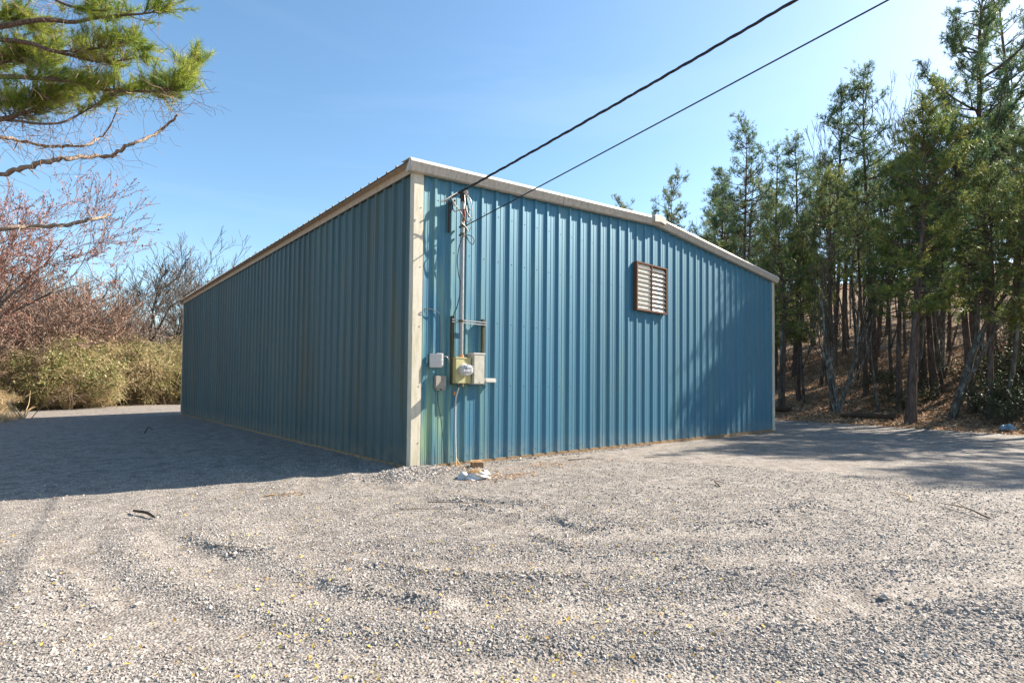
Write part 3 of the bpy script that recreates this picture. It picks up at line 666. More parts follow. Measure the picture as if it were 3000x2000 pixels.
def stick(pts, r0, label, name='stick', mat=M_deadwood, cat='stick', forks=()):
    P = np.array([(x_, y_, float(gravel_z(np.array(float(x_)), np.array(float(y_)))) + r0 + .004 + dz) for x_, y_, dz in pts]); mb = MB()
    Q = smooth_path(P, 5); tube(mb, Q, np.linspace(r0, r0 * .4, len(Q)), 6)
    for i, dx, dy in forks: tube(mb, [P[i], P[i] + (dx, dy, .03)], [r0 * .6, r0 * .3], 5)
    tag(mb.build(name, mat, None, True), label, cat)
T = MB(); P = smooth_path([(-3.42, -.26, 0), (-3.40, -.42, .02), (-3.33, -.56, .02), (-3.29, -.74, 0)], 5); zz = float(gravel_z(np.array(-3.4), np.array(-.5)))
P[:, 2] += zz + .01; nn = len(P); V = []
for i, p in enumerate(P):
    wd = .020 * math.sin(math.pi * (i + .6) / (nn + .2)); V += [(p[0] - wd, p[1], p[2]), (p[0], p[1], p[2] + .022), (p[0] + wd, p[1], p[2] + .005)]
T.add(V, [(i * 3 + k, i * 3 + k + 1, i * 3 + k + 4, i * 3 + k + 3) for i in range(nn - 1) for k in (0, 1)])
tag(T.build('bark_strip', M_blockd), 'curled dark strip of bark on the sunlit gravel by the shadow edge', 'bark piece')
stick([(-1.34, -2.05, 0), (-1.15, -2.3, .01), (-.98, -2.45, 0)], .006, 'thin bent twig on gravel left of centre', forks=((1, .06, .02),))
stick([(-.95, -1.98, 0), (-.72, -2.35, .005), (-.52, -2.68, 0)], .006, 'long straight pale twig across the middle of the gravel')
stick([(-2.2, -.45, 0), (-2.0, -.55, .01), (-1.75, -.5, 0)], .006, 'reddish twig beside the building shadow on gravel', mat=M_sill)
stick([(2.9, -6.1, .0), (3.1, -5.9, .03), (3.3, -5.65, .01)], .012, 'forked brown stick at the right side of the gravel', forks=((1, .12, .1), (1, -.1, .08)))
stick([(3.25, -5.4, 0), (3.5, -5.3, .02), (3.75, -5.05, 0)], .009, 'straw coloured broken stick near the tree shadows', mat=M_straw)
stick([(2.35, -3.6, 0), (2.5, -3.45, .03), (2.62, -3.5, .0)], .01, 'small dark stick lying right of the wheel ridges', mat=M_blockd)
stick([(4.0, -1.3, 0), (4.15, -1.45, .01), (4.3, -1.5, 0)], .006, 'thin twig on gravel before the gable wall', mat=M_blockd)
stick([(2.6, -.75, 0), (2.9, -.9, .02), (3.25, -1.0, 0)], .008, 'dark twig by the gable wall sill', mat=M_blockd, forks=((1, .05, -.08),))
stick([(-2.2, 9.6, .0), (-2.1, 9.8, .12), (-2.0, 9.7, .05)], .018, 'stub of wood standing out of the shaded gravel', mat=M_blockd)
# scattered leaves on the gravel
def leaf_cards(mb, P, size, rng, up=.35):
    n = len(P); aa = rng.uniform(0, 6.28, n); d = np.stack([np.cos(aa), np.sin(aa), rng.normal(0, up, n)], 1); d /= np.linalg.norm(d, axis=1, keepdims=True)
    s = np.stack([-np.sin(aa), np.cos(aa), rng.normal(0, up, n)], 1); sz = (size * rng.uniform(.6, 1.3, n))[:, None]
    V = np.stack([P - d * sz, P + s * sz * .45 + [0, 0, .003], P + d * sz, P - s * sz * .45], 1).reshape(-1, 3)
    mb.add(V, np.arange(n * 4).reshape(n, 4), rng.uniform(0, 1, n))
mb = MB(); n = 1500; r = 1.8 * (9 / 1.8) ** rng.uniform(0, 1, n); th = YAW + rng.uniform(-1.0, .55, n) * rng.uniform(.5, 1, n)
x = CAM[0] + r * np.sin(th); y = CAM[1] + r * np.cos(th); k = ~((x > -.05) & (y > -.1)); x, y = x[k], y[k]
leaf_cards(mb, np.stack([x, y, gravel_z(x, y) + .014], 1), .013, rng)
tag(mb.build('scattered_leaves', M_yellowleaf), 'tiny yellow and orange leaves scattered on the gravel', 'leaves', kind='stuff')
mb = MB()
for cx_, cy_, s_, n in ((.75, -1.35, .3, 160), (1.9, -.9, .3, 110), (.5, -.35, .5, 90), (-1.9, -.5, .2, 40), (2.6, -1.0, .6, 70), (-4.4, 17.5, .7, 260)):
    x = rng.normal(cx_, s_, n); y = rng.normal(cy_, s_ * .4, n); k = ~((x > -.05) & (y > -.06) & (y < 18)) ; x, y = x[k], y[k]
    leaf_cards(mb, np.stack([x, y, gravel_z(x, y) + .014], 1), .022, rng)
tag(mb.build('leaf_drifts', M_litterleaf), 'small drifts of orange brown leaf litter around the bag and wall base', 'leaves', kind='stuff')

# ------------------------------------------------------------------ trees
def tuft_mesh(mb, C, A, n, L, wdt, rng, spread=.72, m=0):
    """needle tufts: n thin blades round every centre C leaning along A"""
    k = len(C); c = np.repeat(C, n, 0); a_ = np.repeat(A, n, 0); d = a_ * rng.uniform(.3, 1.2, (k * n, 1)) + rng.normal(0, spread, (k * n, 3)); d /= np.linalg.norm(d, axis=1, keepdims=True)
    l = (L * rng.uniform(.6, 1.15, k * n))[:, None]; s = np.cross(d, rng.normal(0, 1, (k * n, 3))); s /= np.maximum(np.linalg.norm(s, axis=1, keepdims=True), 1e-6)
    c = c + a_ * (rng.uniform(-.5, .5, (k * n, 1)) * L)
    V = np.stack([c - s * wdt * .5, c + s * wdt * .5, c + d * l], 1).reshape(-1, 3)
    r = np.clip(np.repeat(rng.uniform(0, .9, k), n) + rng.normal(0, .08, k * n), 0, 1)
    mb.add(V, np.arange(len(V)).reshape(-1, 3), r, m)
def unit(v): return v / np.maximum(np.linalg.norm(v, axis=-1, keepdims=True), 1e-9)

def pine_data(seed, H, crown0, width, dens=1., needle=M_needle, bark=M_pinebark, r0=None, dead=8, lean=.02, L=.17, blade=.022, nb=14, top=.32):
    """returns meshes (trunk, branches, needles) of one pine"""
    rng = np.random.default_rng(seed); r0 = r0 or .0105 * H + .02
    zz = np.linspace(-.3, H, 18); ph = rng.uniform(0, 6.28, 3)
    tr = np.stack([lean * zz * math.cos(ph[0]) + .012 * H * np.sin(zz / H * 5 + ph[1]), lean * zz * math.sin(ph[0]) + .012 * H * np.sin(zz / H * 4 + ph[2]), zz], 1)
    tr[:, :2] -= tr[1, :2]
    rr = r0 * (1 - zz / H * .93) * (1 + .35 * np.exp(-np.maximum(zz, 0) / .35))
    mt = MB(); tube(mt, tr, rr, 10)
    at = lambda z: np.array([np.interp(z, zz, tr[:, i]) for i in range(3)])
    S0, S1, R0, R1, C, A = [], [], [], [], [], []
    z = H * crown0
    while z < H * .985:
        f = (z - H * crown0) / (H * (1 - crown0)); nbr = rng.integers(3, 6)
        for _ in range(nbr):
            prof = (math.sin(math.pi * min(1, (f * .85 + .13))) ** .7) * (1 - f * top) if f < .9 else .5
            Lb = width * prof * rng.uniform(.5, 1.15) * (0.6 if rng.random() < .25 else 1); az = rng.uniform(0, 6.28); el = -.12 + .95 * f + rng.normal(0, .2)
            d = np.array([math.cos(az) * math.cos(el), math.sin(az) * math.cos(el), math.sin(el)]); p = at(z); rb = .018 + .012 * Lb; m = max(3, int(Lb / .28)); st = Lb / m
            for i in range(m):
                d2 = unit(d + rng.normal(0, .12, 3) + [0, 0, .06 * i]); q = p + d2 * st
                S0.append(p); S1.append(q); fr = i / m; R0.append(rb * (1 - fr * .8)); R1.append(rb * (1 - (fr + 1 / m) * .8))
                if i >= m * .3:
                    for _k in range(rng.integers(1, 4)):
                        sd_ = unit(d2 * .7 + unit(rng.normal(0, 1, 3)) * .8 + [0, 0, .35]); ls = rng.uniform(.15, .5) * (1.15 - fr * .5); q2 = q + sd_ * ls
                        S0.append(q); S1.append(q2); R0.append(.010); R1.append(.004)
                        nt_ = max(1, int(rng.uniform(1, 2.9) * dens))
                        for j in range(nt_):
                            for _c in range(2): C.append(q + sd_ * ls * (1 - .3 * j) + rng.normal(0, .085, 3)); A.append(unit(sd_ * .6 + rng.normal(0, .5, 3) + [0, 0, .4]))
                p, d = q, d2
            C.append(p); A.append(d)
        z += H * rng.uniform(.018, .045)
    for _ in range(26): C.append(at(H) + rng.normal(0, .22, 3) - [0, 0, .15]); A.append(unit(rng.normal(0, .5, 3) + [0, 0, .8]))
    for _ in range(dead):     # dead lower limbs
        z = H * rng.uniform(.18, max(.2, crown0)); az = rng.uniform(0, 6.28); p = at(z); d = np.array([math.cos(az), math.sin(az), rng.uniform(-.25, .35)]); ln = rng.uniform(.4, 1.5)
        for i in range(3): q = p + unit(d + rng.normal(0, .15, 3)) * ln / 3; S0.append(p); S1.append(q); R0.append(.014 - .004 * i); R1.append(.010 - .004 * i); p = q
    mbn = MB(); segs(mbn, S0, S1, np.array(R0), np.array(R1), 4)
    mn = MB(); tuft_mesh(mn, np.array(C), np.array(A), nb, L, blade, rng)
    return [('trunk', mt, bark, True), ('branches', mbn, bark, False), ('needles', mn, needle, False)]

def grow(rng, p, d, L, r, depth, out, spread=.55, gn=.10, upb=.08, nch=(2, 4), shrink=.72, wob_=.14, rmin=.004):
    """recursive bare branch"""
    n = max(2, int(3 if depth > 1 else 2)); st = L / n
    for i in range(n):
        d = unit(d + rng.normal(0, wob_, 3) + [0, 0, upb]); q = p + d * st; r2 = max(rmin, r * (1 - .28 / n * (i + 1) if depth else 1 - .6 / n * (i + 1)))
        out.append((p, q, r, r2, depth)); p = q; r = r2
        if depth > 0 and i < n - 1 and rng.random() < .75:
            a_ = unit(d + unit(rng.normal(0, 1, 3)) * spread * 1.2); grow(rng, p, a_, L * shrink * rng.uniform(.6, .95), r * .6, depth - 1, out, spread, gn, upb, nch, shrink, wob_, rmin)
    if depth > 0:
        for _ in range(rng.integers(*nch)):
            a_ = unit(d + unit(rng.normal(0, 1, 3)) * spread); grow(rng, p, a_, L * shrink * rng.uniform(.75, 1.1), max(rmin, r * .68), depth - 1, out, spread, gn, upb, nch, shrink, wob_, rmin)

def bare_data(seed, stems, depth=5, L=2.2, r=.1, twig=M_greytwig, bark=M_bare, split=3, buds=0, rmin=.005, bud_size=.03, **kw):
    rng = np.random.default_rng(seed); out = []
    for (p, d, l, rr) in stems: grow(rng, np.array(p, float), unit(np.array(d, float)), l or L, rr or r, depth, out, rmin=rmin, **kw)
    P0 = np.array([o[0] for o in out]); P1 = np.array([o[1] for o in out]); Ra = np.array([o[2] for o in out]); Rb = np.array([o[3] for o in out]); dp = np.array([o[4] for o in out])
    big = dp >= split; mt = MB(); segs(mt, P0[big] - unit(P1[big] - P0[big]) * Ra[big, None] * .3, P1[big], Ra[big], Rb[big], 7)
    mw = MB(); k = ~big; segs(mw, P0[k], P1[k], Ra[k], Rb[k], 3, np.clip(rng.uniform(0, .8, k.sum()) + (dp[k] == 0) * .2, 0, 1))
    if buds:
        e = P1[dp == 0]; e = np.repeat(e, buds, 0) - np.repeat((P1 - P0)[dp == 0], buds, 0) * rng.uniform(0, .9, (len(e) * buds, 1)); e += rng.normal(0, .02, e.shape)
        leaf_cards(mw, e, bud_size, rng, 1.)
    return [('trunk', mt, bark, True), ('twigs', mw, twig, False)]

def hz(parts): return max(float(v[:, 2].max()) for _, m_, _, _ in parts for v in m_.v)
PROTO = {}
def place(kind, data, x, y, scale=1., rz=0., label='', cat='tree', group=None, z=None, sz=None):
    """first use builds the meshes; later uses copy the thing and every part"""
    if z is None: z = float(terrain(x, y)) - .04
    if kind not in PROTO:
        t_ = empty(data[0]); parts = [mb_.build(nm, mt_, t_, sm_) for nm, mb_, mt_, sm_ in data[1]]
        PROTO[kind] = (t_, parts); root = t_
    else:
        src, parts = PROTO[kind]; root = src.copy(); COL.objects.link(root)
        for k_ in list(root.keys()): del root[k_]
        for p_ in parts: c = p_.copy(); COL.objects.link(c); c.parent = root
    root.location = (x, y, z); root.rotation_euler = (0, 0, rz); root.scale = (scale, scale, sz or scale)
    tag(root, label, cat, group); return root

# --- named front pines of the wood on the right (built one by one)
Y_, G_, Bl = M_needle_y, M_needle, M_needle_b
front = [
 # x, y, height, crown base, crown width, density, needle material, label
 (18.7, -2.02, 11.3, .36, 2.0, 1.5, Y_, 'yellow green pine with straight reddish trunk at the gravel edge'),
 (25.27, -3.38, 16.8, .34, 3.6, 1.8, Bl, 'tallest dark pine filling the upper right corner'),
 (32.37, 20.92, 13.9, .55, 2.2, 1.1, G_, 'small pine top peeping alone over the roof ridge'),
 (27.64, 13.10, 12.7, .30, 2.5, 1.3, G_, 'full pine rising just right of the ridge end cap'),
 (29.73, 11.30, 13.2, .25, 2.4, 1.3, Bl, 'dense shorter pine left of the tall open crowned pine'),
 (25.31, 7.18, 14.3, .48, 2.1, 1.1, Bl, 'tall open crowned pine standing clear above the roof slope'),
 (28.66, 6.92, 13.7, .35, 1.0, .7, Bl, 'thin spiky pine with nearly bare top right of the open crowned pine'),
 (27.56, 5.23, 13.5, .35, 1.5, 1.1, Bl, 'narrow blue green pine before the rounded pine group'),
 (25.69, 2.88, 14.5, .38, 2.1, 1.4, Bl, 'rounded blue green pine just left of the flat topped pine'),
 (26.21, 1.10, 15.0, .52, 2.3, 1.2, Bl, 'high flat topped pine behind the yellow green front pine'),
 (20.83, 1.13, 10.1, .55, 1.2, .9, G_, 'slender pine beside the lichen spotted forked tree'),
 (30.17, -3.66, 18.4, .38, 2.6, 1.3, Bl, 'big pine behind the tallest dark pine at the right frame edge'),
]
for i, (x, y, H, c0, wd, dn, mt_, lb) in enumerate(front):
    place('front%d' % i, ('pine_tree', pine_data(100 + i, H, c0, wd, dn, mt_, nb=14 if i < 2 else 12, r0=(.165 if i == 0 else .2 if i == 1 else None), L=.19)), x, y, label=lb, cat='pine tree')
# --- further pines: prototypes copied through the wood
protos = [('pineA', 11.5, .50, 1.8, 1.0, G_), ('pineB', 12.5, .56, 2.0, 1.0, Bl), ('pineC', 10.5, .44, 1.9, 1.05, Bl), ('pineD', 13, .62, 2.0, .9, G_), ('pineE', 8.5, .40, 1.6, 1.1, G_), ('pineF', 6.5, .42, 1.4, 1.2, Y_)]
pdat = {k: ('pine_tree', pine_data(200 + i, H, c0, wd, dn, mt_, nb=10, L=.22, blade=.024)) for i, (k, H, c0, wd, dn, mt_) in enumerate(protos)}
rng = np.random.default_rng(77)
spots = []
fx = [(f[0], f[1]) for f in front]
def shade_ok(x, y, H):
    """keep the left two thirds of the gable wall in the sun, as seen on the day"""
    if y > -.3: return True
    t_ = -y / math.sin(rad(SUN_AZ - 90)); xw = x - t_ * math.cos(rad(SUN_AZ - 90)); zt = float(terrain(x, y)) + H - math.tan(e) * t_
    return not (-1 < xw < 12) or zt < max(0, (xw - 7.2) * .95) + .4
def try_spot(xlo, xhi, ylo, yhi, mind, n, tries=4000):
    c = 0
    for _ in range(tries):
        if c >= n: break
        x, y = rng.uniform(xlo, xhi), rng.uniform(ylo, yhi)
        if x < float(xe(y)) + 1.5: continue
        if math.degrees(math.atan2(x - CAM[0], y - CAM[1]) - YAW) < 20.5: continue      # nothing rises over the roof there
        if not shade_ok(x, y, 10.5): continue
        if all((x - a_) ** 2 + (y - b_) ** 2 > mind ** 2 for a_, b_ in fx): fx.append((x, y)); spots.append((x, y)); c += 1
try_spot(20, 27, -4, 14, 1.7, 10); try_spot(27, 40, -5, 30, 2.4, 22); try_spot(40, 70, -8, 55, 4, 22); n_tall = len(spots); try_spot(29, 48, -4, 24, 2.0, 18)
GP = 'pines crowding the wooded slope'
for i, (x, y) in enumerate(spots):
    dist = math.hypot(x - CAM[0], y - CAM[1])
    k = ['pineA', 'pineB', 'pineC', 'pineD', 'pineE', 'pineF'][rng.choice(6, p=([.17, .18, .25, .15, .15, .10] if dist < 32 else [.25, .25, .2, .2, .1, 0]))]
    if i >= n_tall: k = 'pineE' if i % 2 else 'pineF'
    s = rng.uniform(.8, 1.08)
    if k in ('pineA', 'pineB', 'pineD') and dist < 34: s *= .85
    place(k, pdat[k], x, y, s, rng.uniform(0, 6.28), 'one of the many pines crowding the wooded slope behind the front trees', 'pine tree', GP)
# pines just outside the right edge of the view that shade the yard
for i, (x, y, k, s) in enumerate([(18.2, -5.9, 'pineE', 1.1), (19.3, -7.4, 'pineA', .85), (17.8, -9.6, 'pineC', .9), (21.5, -9.8, 'pineB', .9), (23.5, -6.6, 'pineA', 1.0), (17.4, -12.4, 'pineA', .8), (20.6, -13.0, 'pineC', .95), (24.5, -11.6, 'pineD', 1.0), (19.6, -4.0, 'pineE', .95), (26, -8.4, 'pineB', 1.05), (20.8, -5.0, 'pineF', 1.1)]):
    place(k, pdat[k], x, y, s, i * 1.3, 'pine at the right edge of the yard outside the front group', 'pine tree', 'pines at the right edge of the yard')
# --- bare trees in the wood
lich = bare_data(31, [((-.10, 0, -.1), (-.14, .12, 1), 3.0, .085), ((.10, 0, -.1), (.10, -.26, 1), 3.2, .10), ((0, .1, -.1), (.02, .1, 1), 2.8, .07)], depth=5, twig=M_darktwig, bark=M_greybark, split=3, upb=.12, spread=.34, shrink=.62, wob_=.07, rmin=.007)
place('lich', ('bare_tree', lich), 20.6, .85, 1.0, .4, 'lichen spotted grey tree forking low into three stems', 'bare tree')
leanr = bare_data(32, [((0, 0, -.1), (.02, -.34, 1), 3.6, .145)], depth=5, twig=M_darktwig, bark=M_dkbark, split=3, upb=.06, spread=.36, shrink=.66, wob_=.07, rmin=.007)
place('leanr', ('bare_tree', leanr), 19.6, -2.95, 1.0, 0, 'thick leaning grey trunk bending right near the gravel edge', 'bare tree')
tall = bare_data(33, [((0, 0, 0), (0, 0, 1), 6.5, .13)], depth=5, twig=M_greytwig, bark=M_greybark, split=3, upb=.16, spread=.38, shrink=.62, wob_=.06, rmin=.009)
place('tallb', ('bare_tree', tall), 28.72, -1.08, 14.9 / hz(tall), 0, 'tall bare crowned tree showing between the flat topped and tallest pines', 'bare tree')
thin = [bare_data(40 + i, [((0, 0, 0), (rng.normal(0, .12), rng.normal(0, .12), 1), 4.2, .055)], depth=4, twig=M_darktwig, bark=M_dkbark, split=3, upb=.14, spread=.42, shrink=.55, wob_=.05, rmin=.006) for i in range(4)]
sap = [bare_data(50 + i, [((0, 0, 0), (rng.normal(0, .1), rng.normal(0, .1), 1), 1.5, .022), ((.2, .1, 0), (rng.normal(0, .3), rng.normal(0, .3), 1), 1.2, .016), ((-.2, .15, 0), (rng.normal(0, .3), rng.normal(0, .3), 1), 1.1, .016)], depth=4, twig=M_darktwig, bark=M_darktwig, split=4, upb=.08, spread=.6, shrink=.72, wob_=.18, rmin=.004) for i in range(3)]
c = 0
fx = [(20.6, .85), (19.6, -3.1), (18.7, -2.0)]
spots = []; try_spot(19.6, 34, -5.5, 14, 1.1, 34); try_spot(32, 50, -6, 32, 1.9, 24)
for i, (x, y) in enumerate(spots):
    k = i % 4; place('thin%d' % k, ('bare_tree', thin[k]), x, y, rng.uniform(.8, 1.6), rng.uniform(0, 6.28), 'thin dark bare sapling trunk among the pines on the slope', 'bare tree', 'bare saplings among the pines')
spots = []; fx = [(19.6, -3.1), (18.7, -2.0)]; try_spot(20.2, 32, -6, 12, 1.1, 26)
for i, (x, y) in enumerate(spots):
    k = i % 3; place('sap%d' % k, ('brush_shrub', sap[k]), x, y, rng.uniform(.6, 1.2), rng.uniform(0, 6.28), 'leafless dark brush under the pines on the slope', 'shrub', 'leafless brush under the pines')
# glossy evergreen understory at the lower right
def leafy_data(seed, n, H, Wd, leaf, stemm, size, tan=None, ntan=0):
    rg = np.random.default_rng(seed); out = []
    for i in range(9): aa = rg.uniform(0, 6.28); grow(rg, np.array([rg.normal(0, Wd * .2), rg.normal(0, Wd * .2), -.05]), unit(np.array([math.cos(aa) * .5, math.sin(aa) * .5, 1.])), H * .4, .018, 3, out, spread=.7, upb=.02, wob_=.2, rmin=.004)
    P0 = np.array([o[0] for o in out]); P1 = np.array([o[1] for o in out]); Ra = np.array([o[2] for o in out]); Rb = np.array([o[3] for o in out]); dp = np.array([o[4] for o in out])
    st = MB(); segs(st, P0, P1, Ra, Rb, 3, rg.uniform(0, 1, len(P0)))
    tips = P1[dp <= 1]; idx = rg.integers(0, len(tips), n); C = tips[idx] + rg.normal(0, .12, (n, 3)) * [1, 1, .8]; C = C[C[:, 2] > .02]
    lf = MB(); leaf_cards(lf, C, size, rg, .9)
    res = [('stems', st, stemm, False), ('foliage', lf, leaf, False)]
    if ntan:
        mt = MB(); k = ntan; idx = rg.integers(0, len(tips), k); C = tips[idx] + rg.normal(0, .18, (k, 3)); dd = unit(rg.normal(0, 1, (k, 3)) + [0, 0, -.6]); C2 = C + dd * rg.uniform(.2, .7, (k, 1)); ok_ = C2[:, 2] > 0
        segs(mt, C[ok_], C2[ok_], .006, .003, 3, rg.uniform(0, 1, ok_.sum())); res.append(('dry_vines', mt, tan, False))
    return res
hol = [leafy_data(60 + i, 1500, 1.5, 1.0, M_holly, M_darktwig, .035) for i in range(2)]
for i, (x, y, s) in enumerate([(19.9, -4.6, 1.1), (19.0, -5.0, .9), (21.2, -4.9, 1.5), (18.6, -4.3, .5), (22.3, -4.0, 1.3), (22.7, -4.6, 1.6), (20.9, -1.6, .6), (21.6, -.6, .6), (24.5, -2.6, 1.0), (20.2, -4.1, 1.0), (24.6, -4.5, 1.8), (22.4, -1.5, .8), (24.0, -.2, .9)]):
    place('hol%d' % (i % 2), ('evergreen_shrub', hol[i % 2]), x, y, s, i * 2.1, 'glossy leaved dark evergreen shrub low on the shaded slope', 'shrub', 'glossy evergreen shrubs on the slope')
# leaf litter, logs and fallen sticks at the wood edge
mb = MB(); n = 34000; x = rng.uniform(15.4, 34, n) ; y = rng.uniform(-7, 8, n); k = x > xe(y) - .15 + .3 * rng.random(n) + .2 * wob(x, y, 2., 8); x, y = x[k], y[k]
leaf_cards(mb, np.stack([x, y, terrain(x, y) + .03 + .06 * wob(x, y, 1.2) * np.clip((x - 14) / 4, 0, 1)], 1), .055, rng, .5)
tag(mb.build('leaf_litter', M_litterleaf), 'brown fallen leaves covering the floor of the wood', 'leaf litter', kind='stuff')
def log(x, y, dx, dy, r0, label, mat=M_blockd, cat='log', name='fallen_log'):
    P = smooth_path([(x, y, float(terrain(x, y)) + r0 * .7), (x + dx * .5, y + dy * .5, float(terrain(x + dx * .5, y + dy * .5)) + r0 * .9), (x + dx, y + dy, float(terrain(x + dx, y + dy)) + r0 * .6)], 5)
    mb = MB(); tube(mb, P, np.linspace(r0, r0 * .7, len(P)), 9); tag(mb.build(name, mat, None, True), label, cat)
log(19.2, -1.5, .3, 1.9, .13, 'dark rotten log left of the straight reddish pine trunk'); log(20.3, 2.6, -.4, 2.4, .12, 'dark log lying behind the right corner of the building')
log(18.6, .0, -.4, 1.4, .035, 'pale fallen branch below the lichen spotted tree', M_deadwood, 'fallen branch', 'fallen_branch'); log(18.0, -3.3, .9, 1.2, .03, 'pale fallen stick right of the straight reddish pine trunk', M_deadwood, 'fallen branch', 'fallen_branch')
log(19.7, -4.1, 1.6, .9, .035, 'long pale fallen branch beyond the leaning grey trunk', M_deadwood, 'fallen branch', 'fallen_branch')
log(18.9, 1.6, .1, 1.7, .03, 'pale fallen branch lying left of the forked tree', M_deadwood, 'fallen branch', 'fallen_branch')
mb = MB(); zb = float(terrain(17.75, -4.6)); rg = np.random.default_rng(6); nu, nv = 18, 7; V = []
for i in range(nv):
    for j in range(nu):
        aa = 2 * math.pi * j / nu; el_ = i / (nv - 1) * 1.45; q_ = 1 + .25 * math.sin(aa * 3 + 1) + .18 * math.sin(aa * 7 + i * 1.7) + rg.normal(0, .07); V.append((17.75 + .12 * math.cos(aa) * math.cos(el_) * q_, -4.6 + .16 * math.sin(aa) * math.cos(el_) * q_, zb + .14 * math.sin(el_) * q_))
mb.add(V, [(i * nu + j, i * nu + (j + 1) % nu, (i + 1) * nu + (j + 1) % nu, (i + 1) * nu + j) for i in range(nv - 1) for j in range(nu)])
tag(mb.build('trash_bag', flat('faded_blue_plastic', (.22, .30, .38), .5, .4)), 'small faded blue plastic litter under the dark shrubs at the far right', 'litter')

# --- left side: near pine
T = empty('overhanging_pine', (-6.28, 6.6, -.18), 0, 'big pine reaching bright green boughs and dead limbs over the yard from the left', 'pine tree')
O = np.array([-6.28, 6.6, -.18])
mt = MB(); tube(mt, [(0, 0, -.2), (0, 0, 1), (.05, -.05, 4), (-.02, 0, 8), (0, .03, 12)], [.24, .2, .17, .13, .06], 14)
mt.build('trunk', M_nearbark, T, True)
BR = {
'top': ([(-5.8, 4.89, 6.31), (-5.0, 3.84, 6.3), (-4.35, 3.36, 6.51), (-3.97, 3.43, 6.69), (-3.73, 3.33, 6.81), (-3.51, 2.81, 6.68), (-3.21, 2.26, 6.56), (-2.93, 2.18, 6.71)], .045, .55, 1),
'top2': ([(-5.48, 3.76, 6.87), (-4.55, 2.93, 6.77), (-4.11, 2.93, 6.65), (-3.8, 2.9, 6.68), (-3.55, 2.43, 6.54)], .03, .45, 1),
'l2': ([(-5.7, 5.84, 6.48), (-4.83, 4.74, 6.44), (-4.57, 4.24, 6.37), (-4.25, 4.16, 6.52)], .035, .25, 2),
'l3': ([(-6.05, 5.61, 6.67), (-4.65, 4.05, 6.41), (-4.25, 3.43, 6.15), (-3.97, 3.4, 6.16), (-3.72, 3.57, 6.26), (-3.48, 3.36, 6.25), (-3.23, 2.76, 6.13)], .04, .55, 1.2),
'l4': ([(-5.94, 5.02, 5.74), (-4.76, 3.64, 5.63), (-4.37, 3.04, 5.5), (-3.93, 2.86, 5.54), (-3.61, 2.97, 5.59), (-3.23, 2.64, 5.57), (-3.0, 2.06, 5.41), (-2.84, 1.72, 5.36)], .04, .28, 2),
'l4b': ([(-2.98, 2.21, 5.48), (-2.91, 1.8, 5.43), (-2.79, 1.79, 5.59), (-2.65, 2.05, 5.86), (-2.56, 2.09, 6.05)], .012, .2, 1),
'l5': ([(-5.8, 5.45, 5.17), (-4.77, 4.2, 5.21), (-4.53, 3.71, 5.19), (-4.26, 3.68, 5.37), (-4.03, 3.86, 5.66), (-3.87, 3.72, 5.77)], .045, .25, 2),
'l1': ([(-5.89, 5.42, 7.08), (-5.34, 5.21, 7.01), (-4.91, 4.51, 6.87), (-4.62, 4.08, 6.76), (-4.39, 4.25, 6.82)], .03, .2, 2.4),
'l2b': ([(-5.67, 5.66, 5.96), (-5.11, 5.43, 6.33), (-4.71, 4.75, 6.39), (-4.37, 4.28, 6.26), (-4.21, 4.51, 6.48)], .03, .2, 2.2),
'l5b': ([(-5.35, 4.63, 5.28), (-4.79, 4.39, 5.49), (-4.46, 3.78, 5.41), (-4.19, 3.36, 5.42), (-3.94, 3.51, 5.7)], .02, .1, 2.2),
'l3b': ([(-4.09, 3.23, 6.1), (-3.9, 3.32, 6.22), (-3.68, 2.81, 6.12), (-3.5, 2.48, 6.09), (-3.32, 2.69, 6.32), (-3.22, 2.68, 6.21)], .015, .1, 1.4),
'l6': ([(-4.7, 4.23, 5.23), (-4.52, 3.73, 5.09), (-4.33, 3.28, 4.95), (-4.06, 3.26, 5.05), (-3.83, 3.43, 5.34), (-3.64, 3.26, 5.5), (-3.5, 2.76, 5.5)], .022, .55, .5),
}
DEAD = {
'dead1': ([(-5.92, 5.25, 3.79), (-5.17, 4.91, 4.28), (-4.79, 4.88, 4.55), (-4.52, 4.49, 4.62), (-4.25, 3.86, 4.59), (-4.05, 3.63, 4.62), (-3.79, 3.76, 4.77), (-3.53, 3.79, 4.87), (-3.4, 3.45, 4.83), (-3.31, 2.99, 4.83), (-3.19, 2.91, 4.89), (-2.96, 3.09, 5.13), (-2.79, 3.12, 5.36), (-2.68, 2.73, 5.44)], .042, .016),
'dead2': ([(-5.79, 5.36, 5.03), (-4.8, 4.82, 5.14), (-4.59, 4.95, 5.19), (-4.27, 4.52, 5.07), (-4.01, 3.9, 4.92), (-3.77, 3.64, 4.93), (-3.63, 3.87, 5.13), (-3.54, 4.04, 5.28), (-3.43, 3.71, 5.42), (-3.4, 3.31, 5.53)], .030, .007),
'dead3': ([(-5.86, 4.95, 3.37), (-4.73, 4.29, 3.57), (-4.36, 4.28, 3.65), (-4.1, 3.9, 3.65), (-3.86, 3.29, 3.61), (-3.68, 3.07, 3.65), (-3.56, 3.33, 3.76), (-3.45, 3.49, 3.87)], .036, .02),
}
rg = np.random.default_rng(21); C, A = [], []; fine0, fine1 = [], []
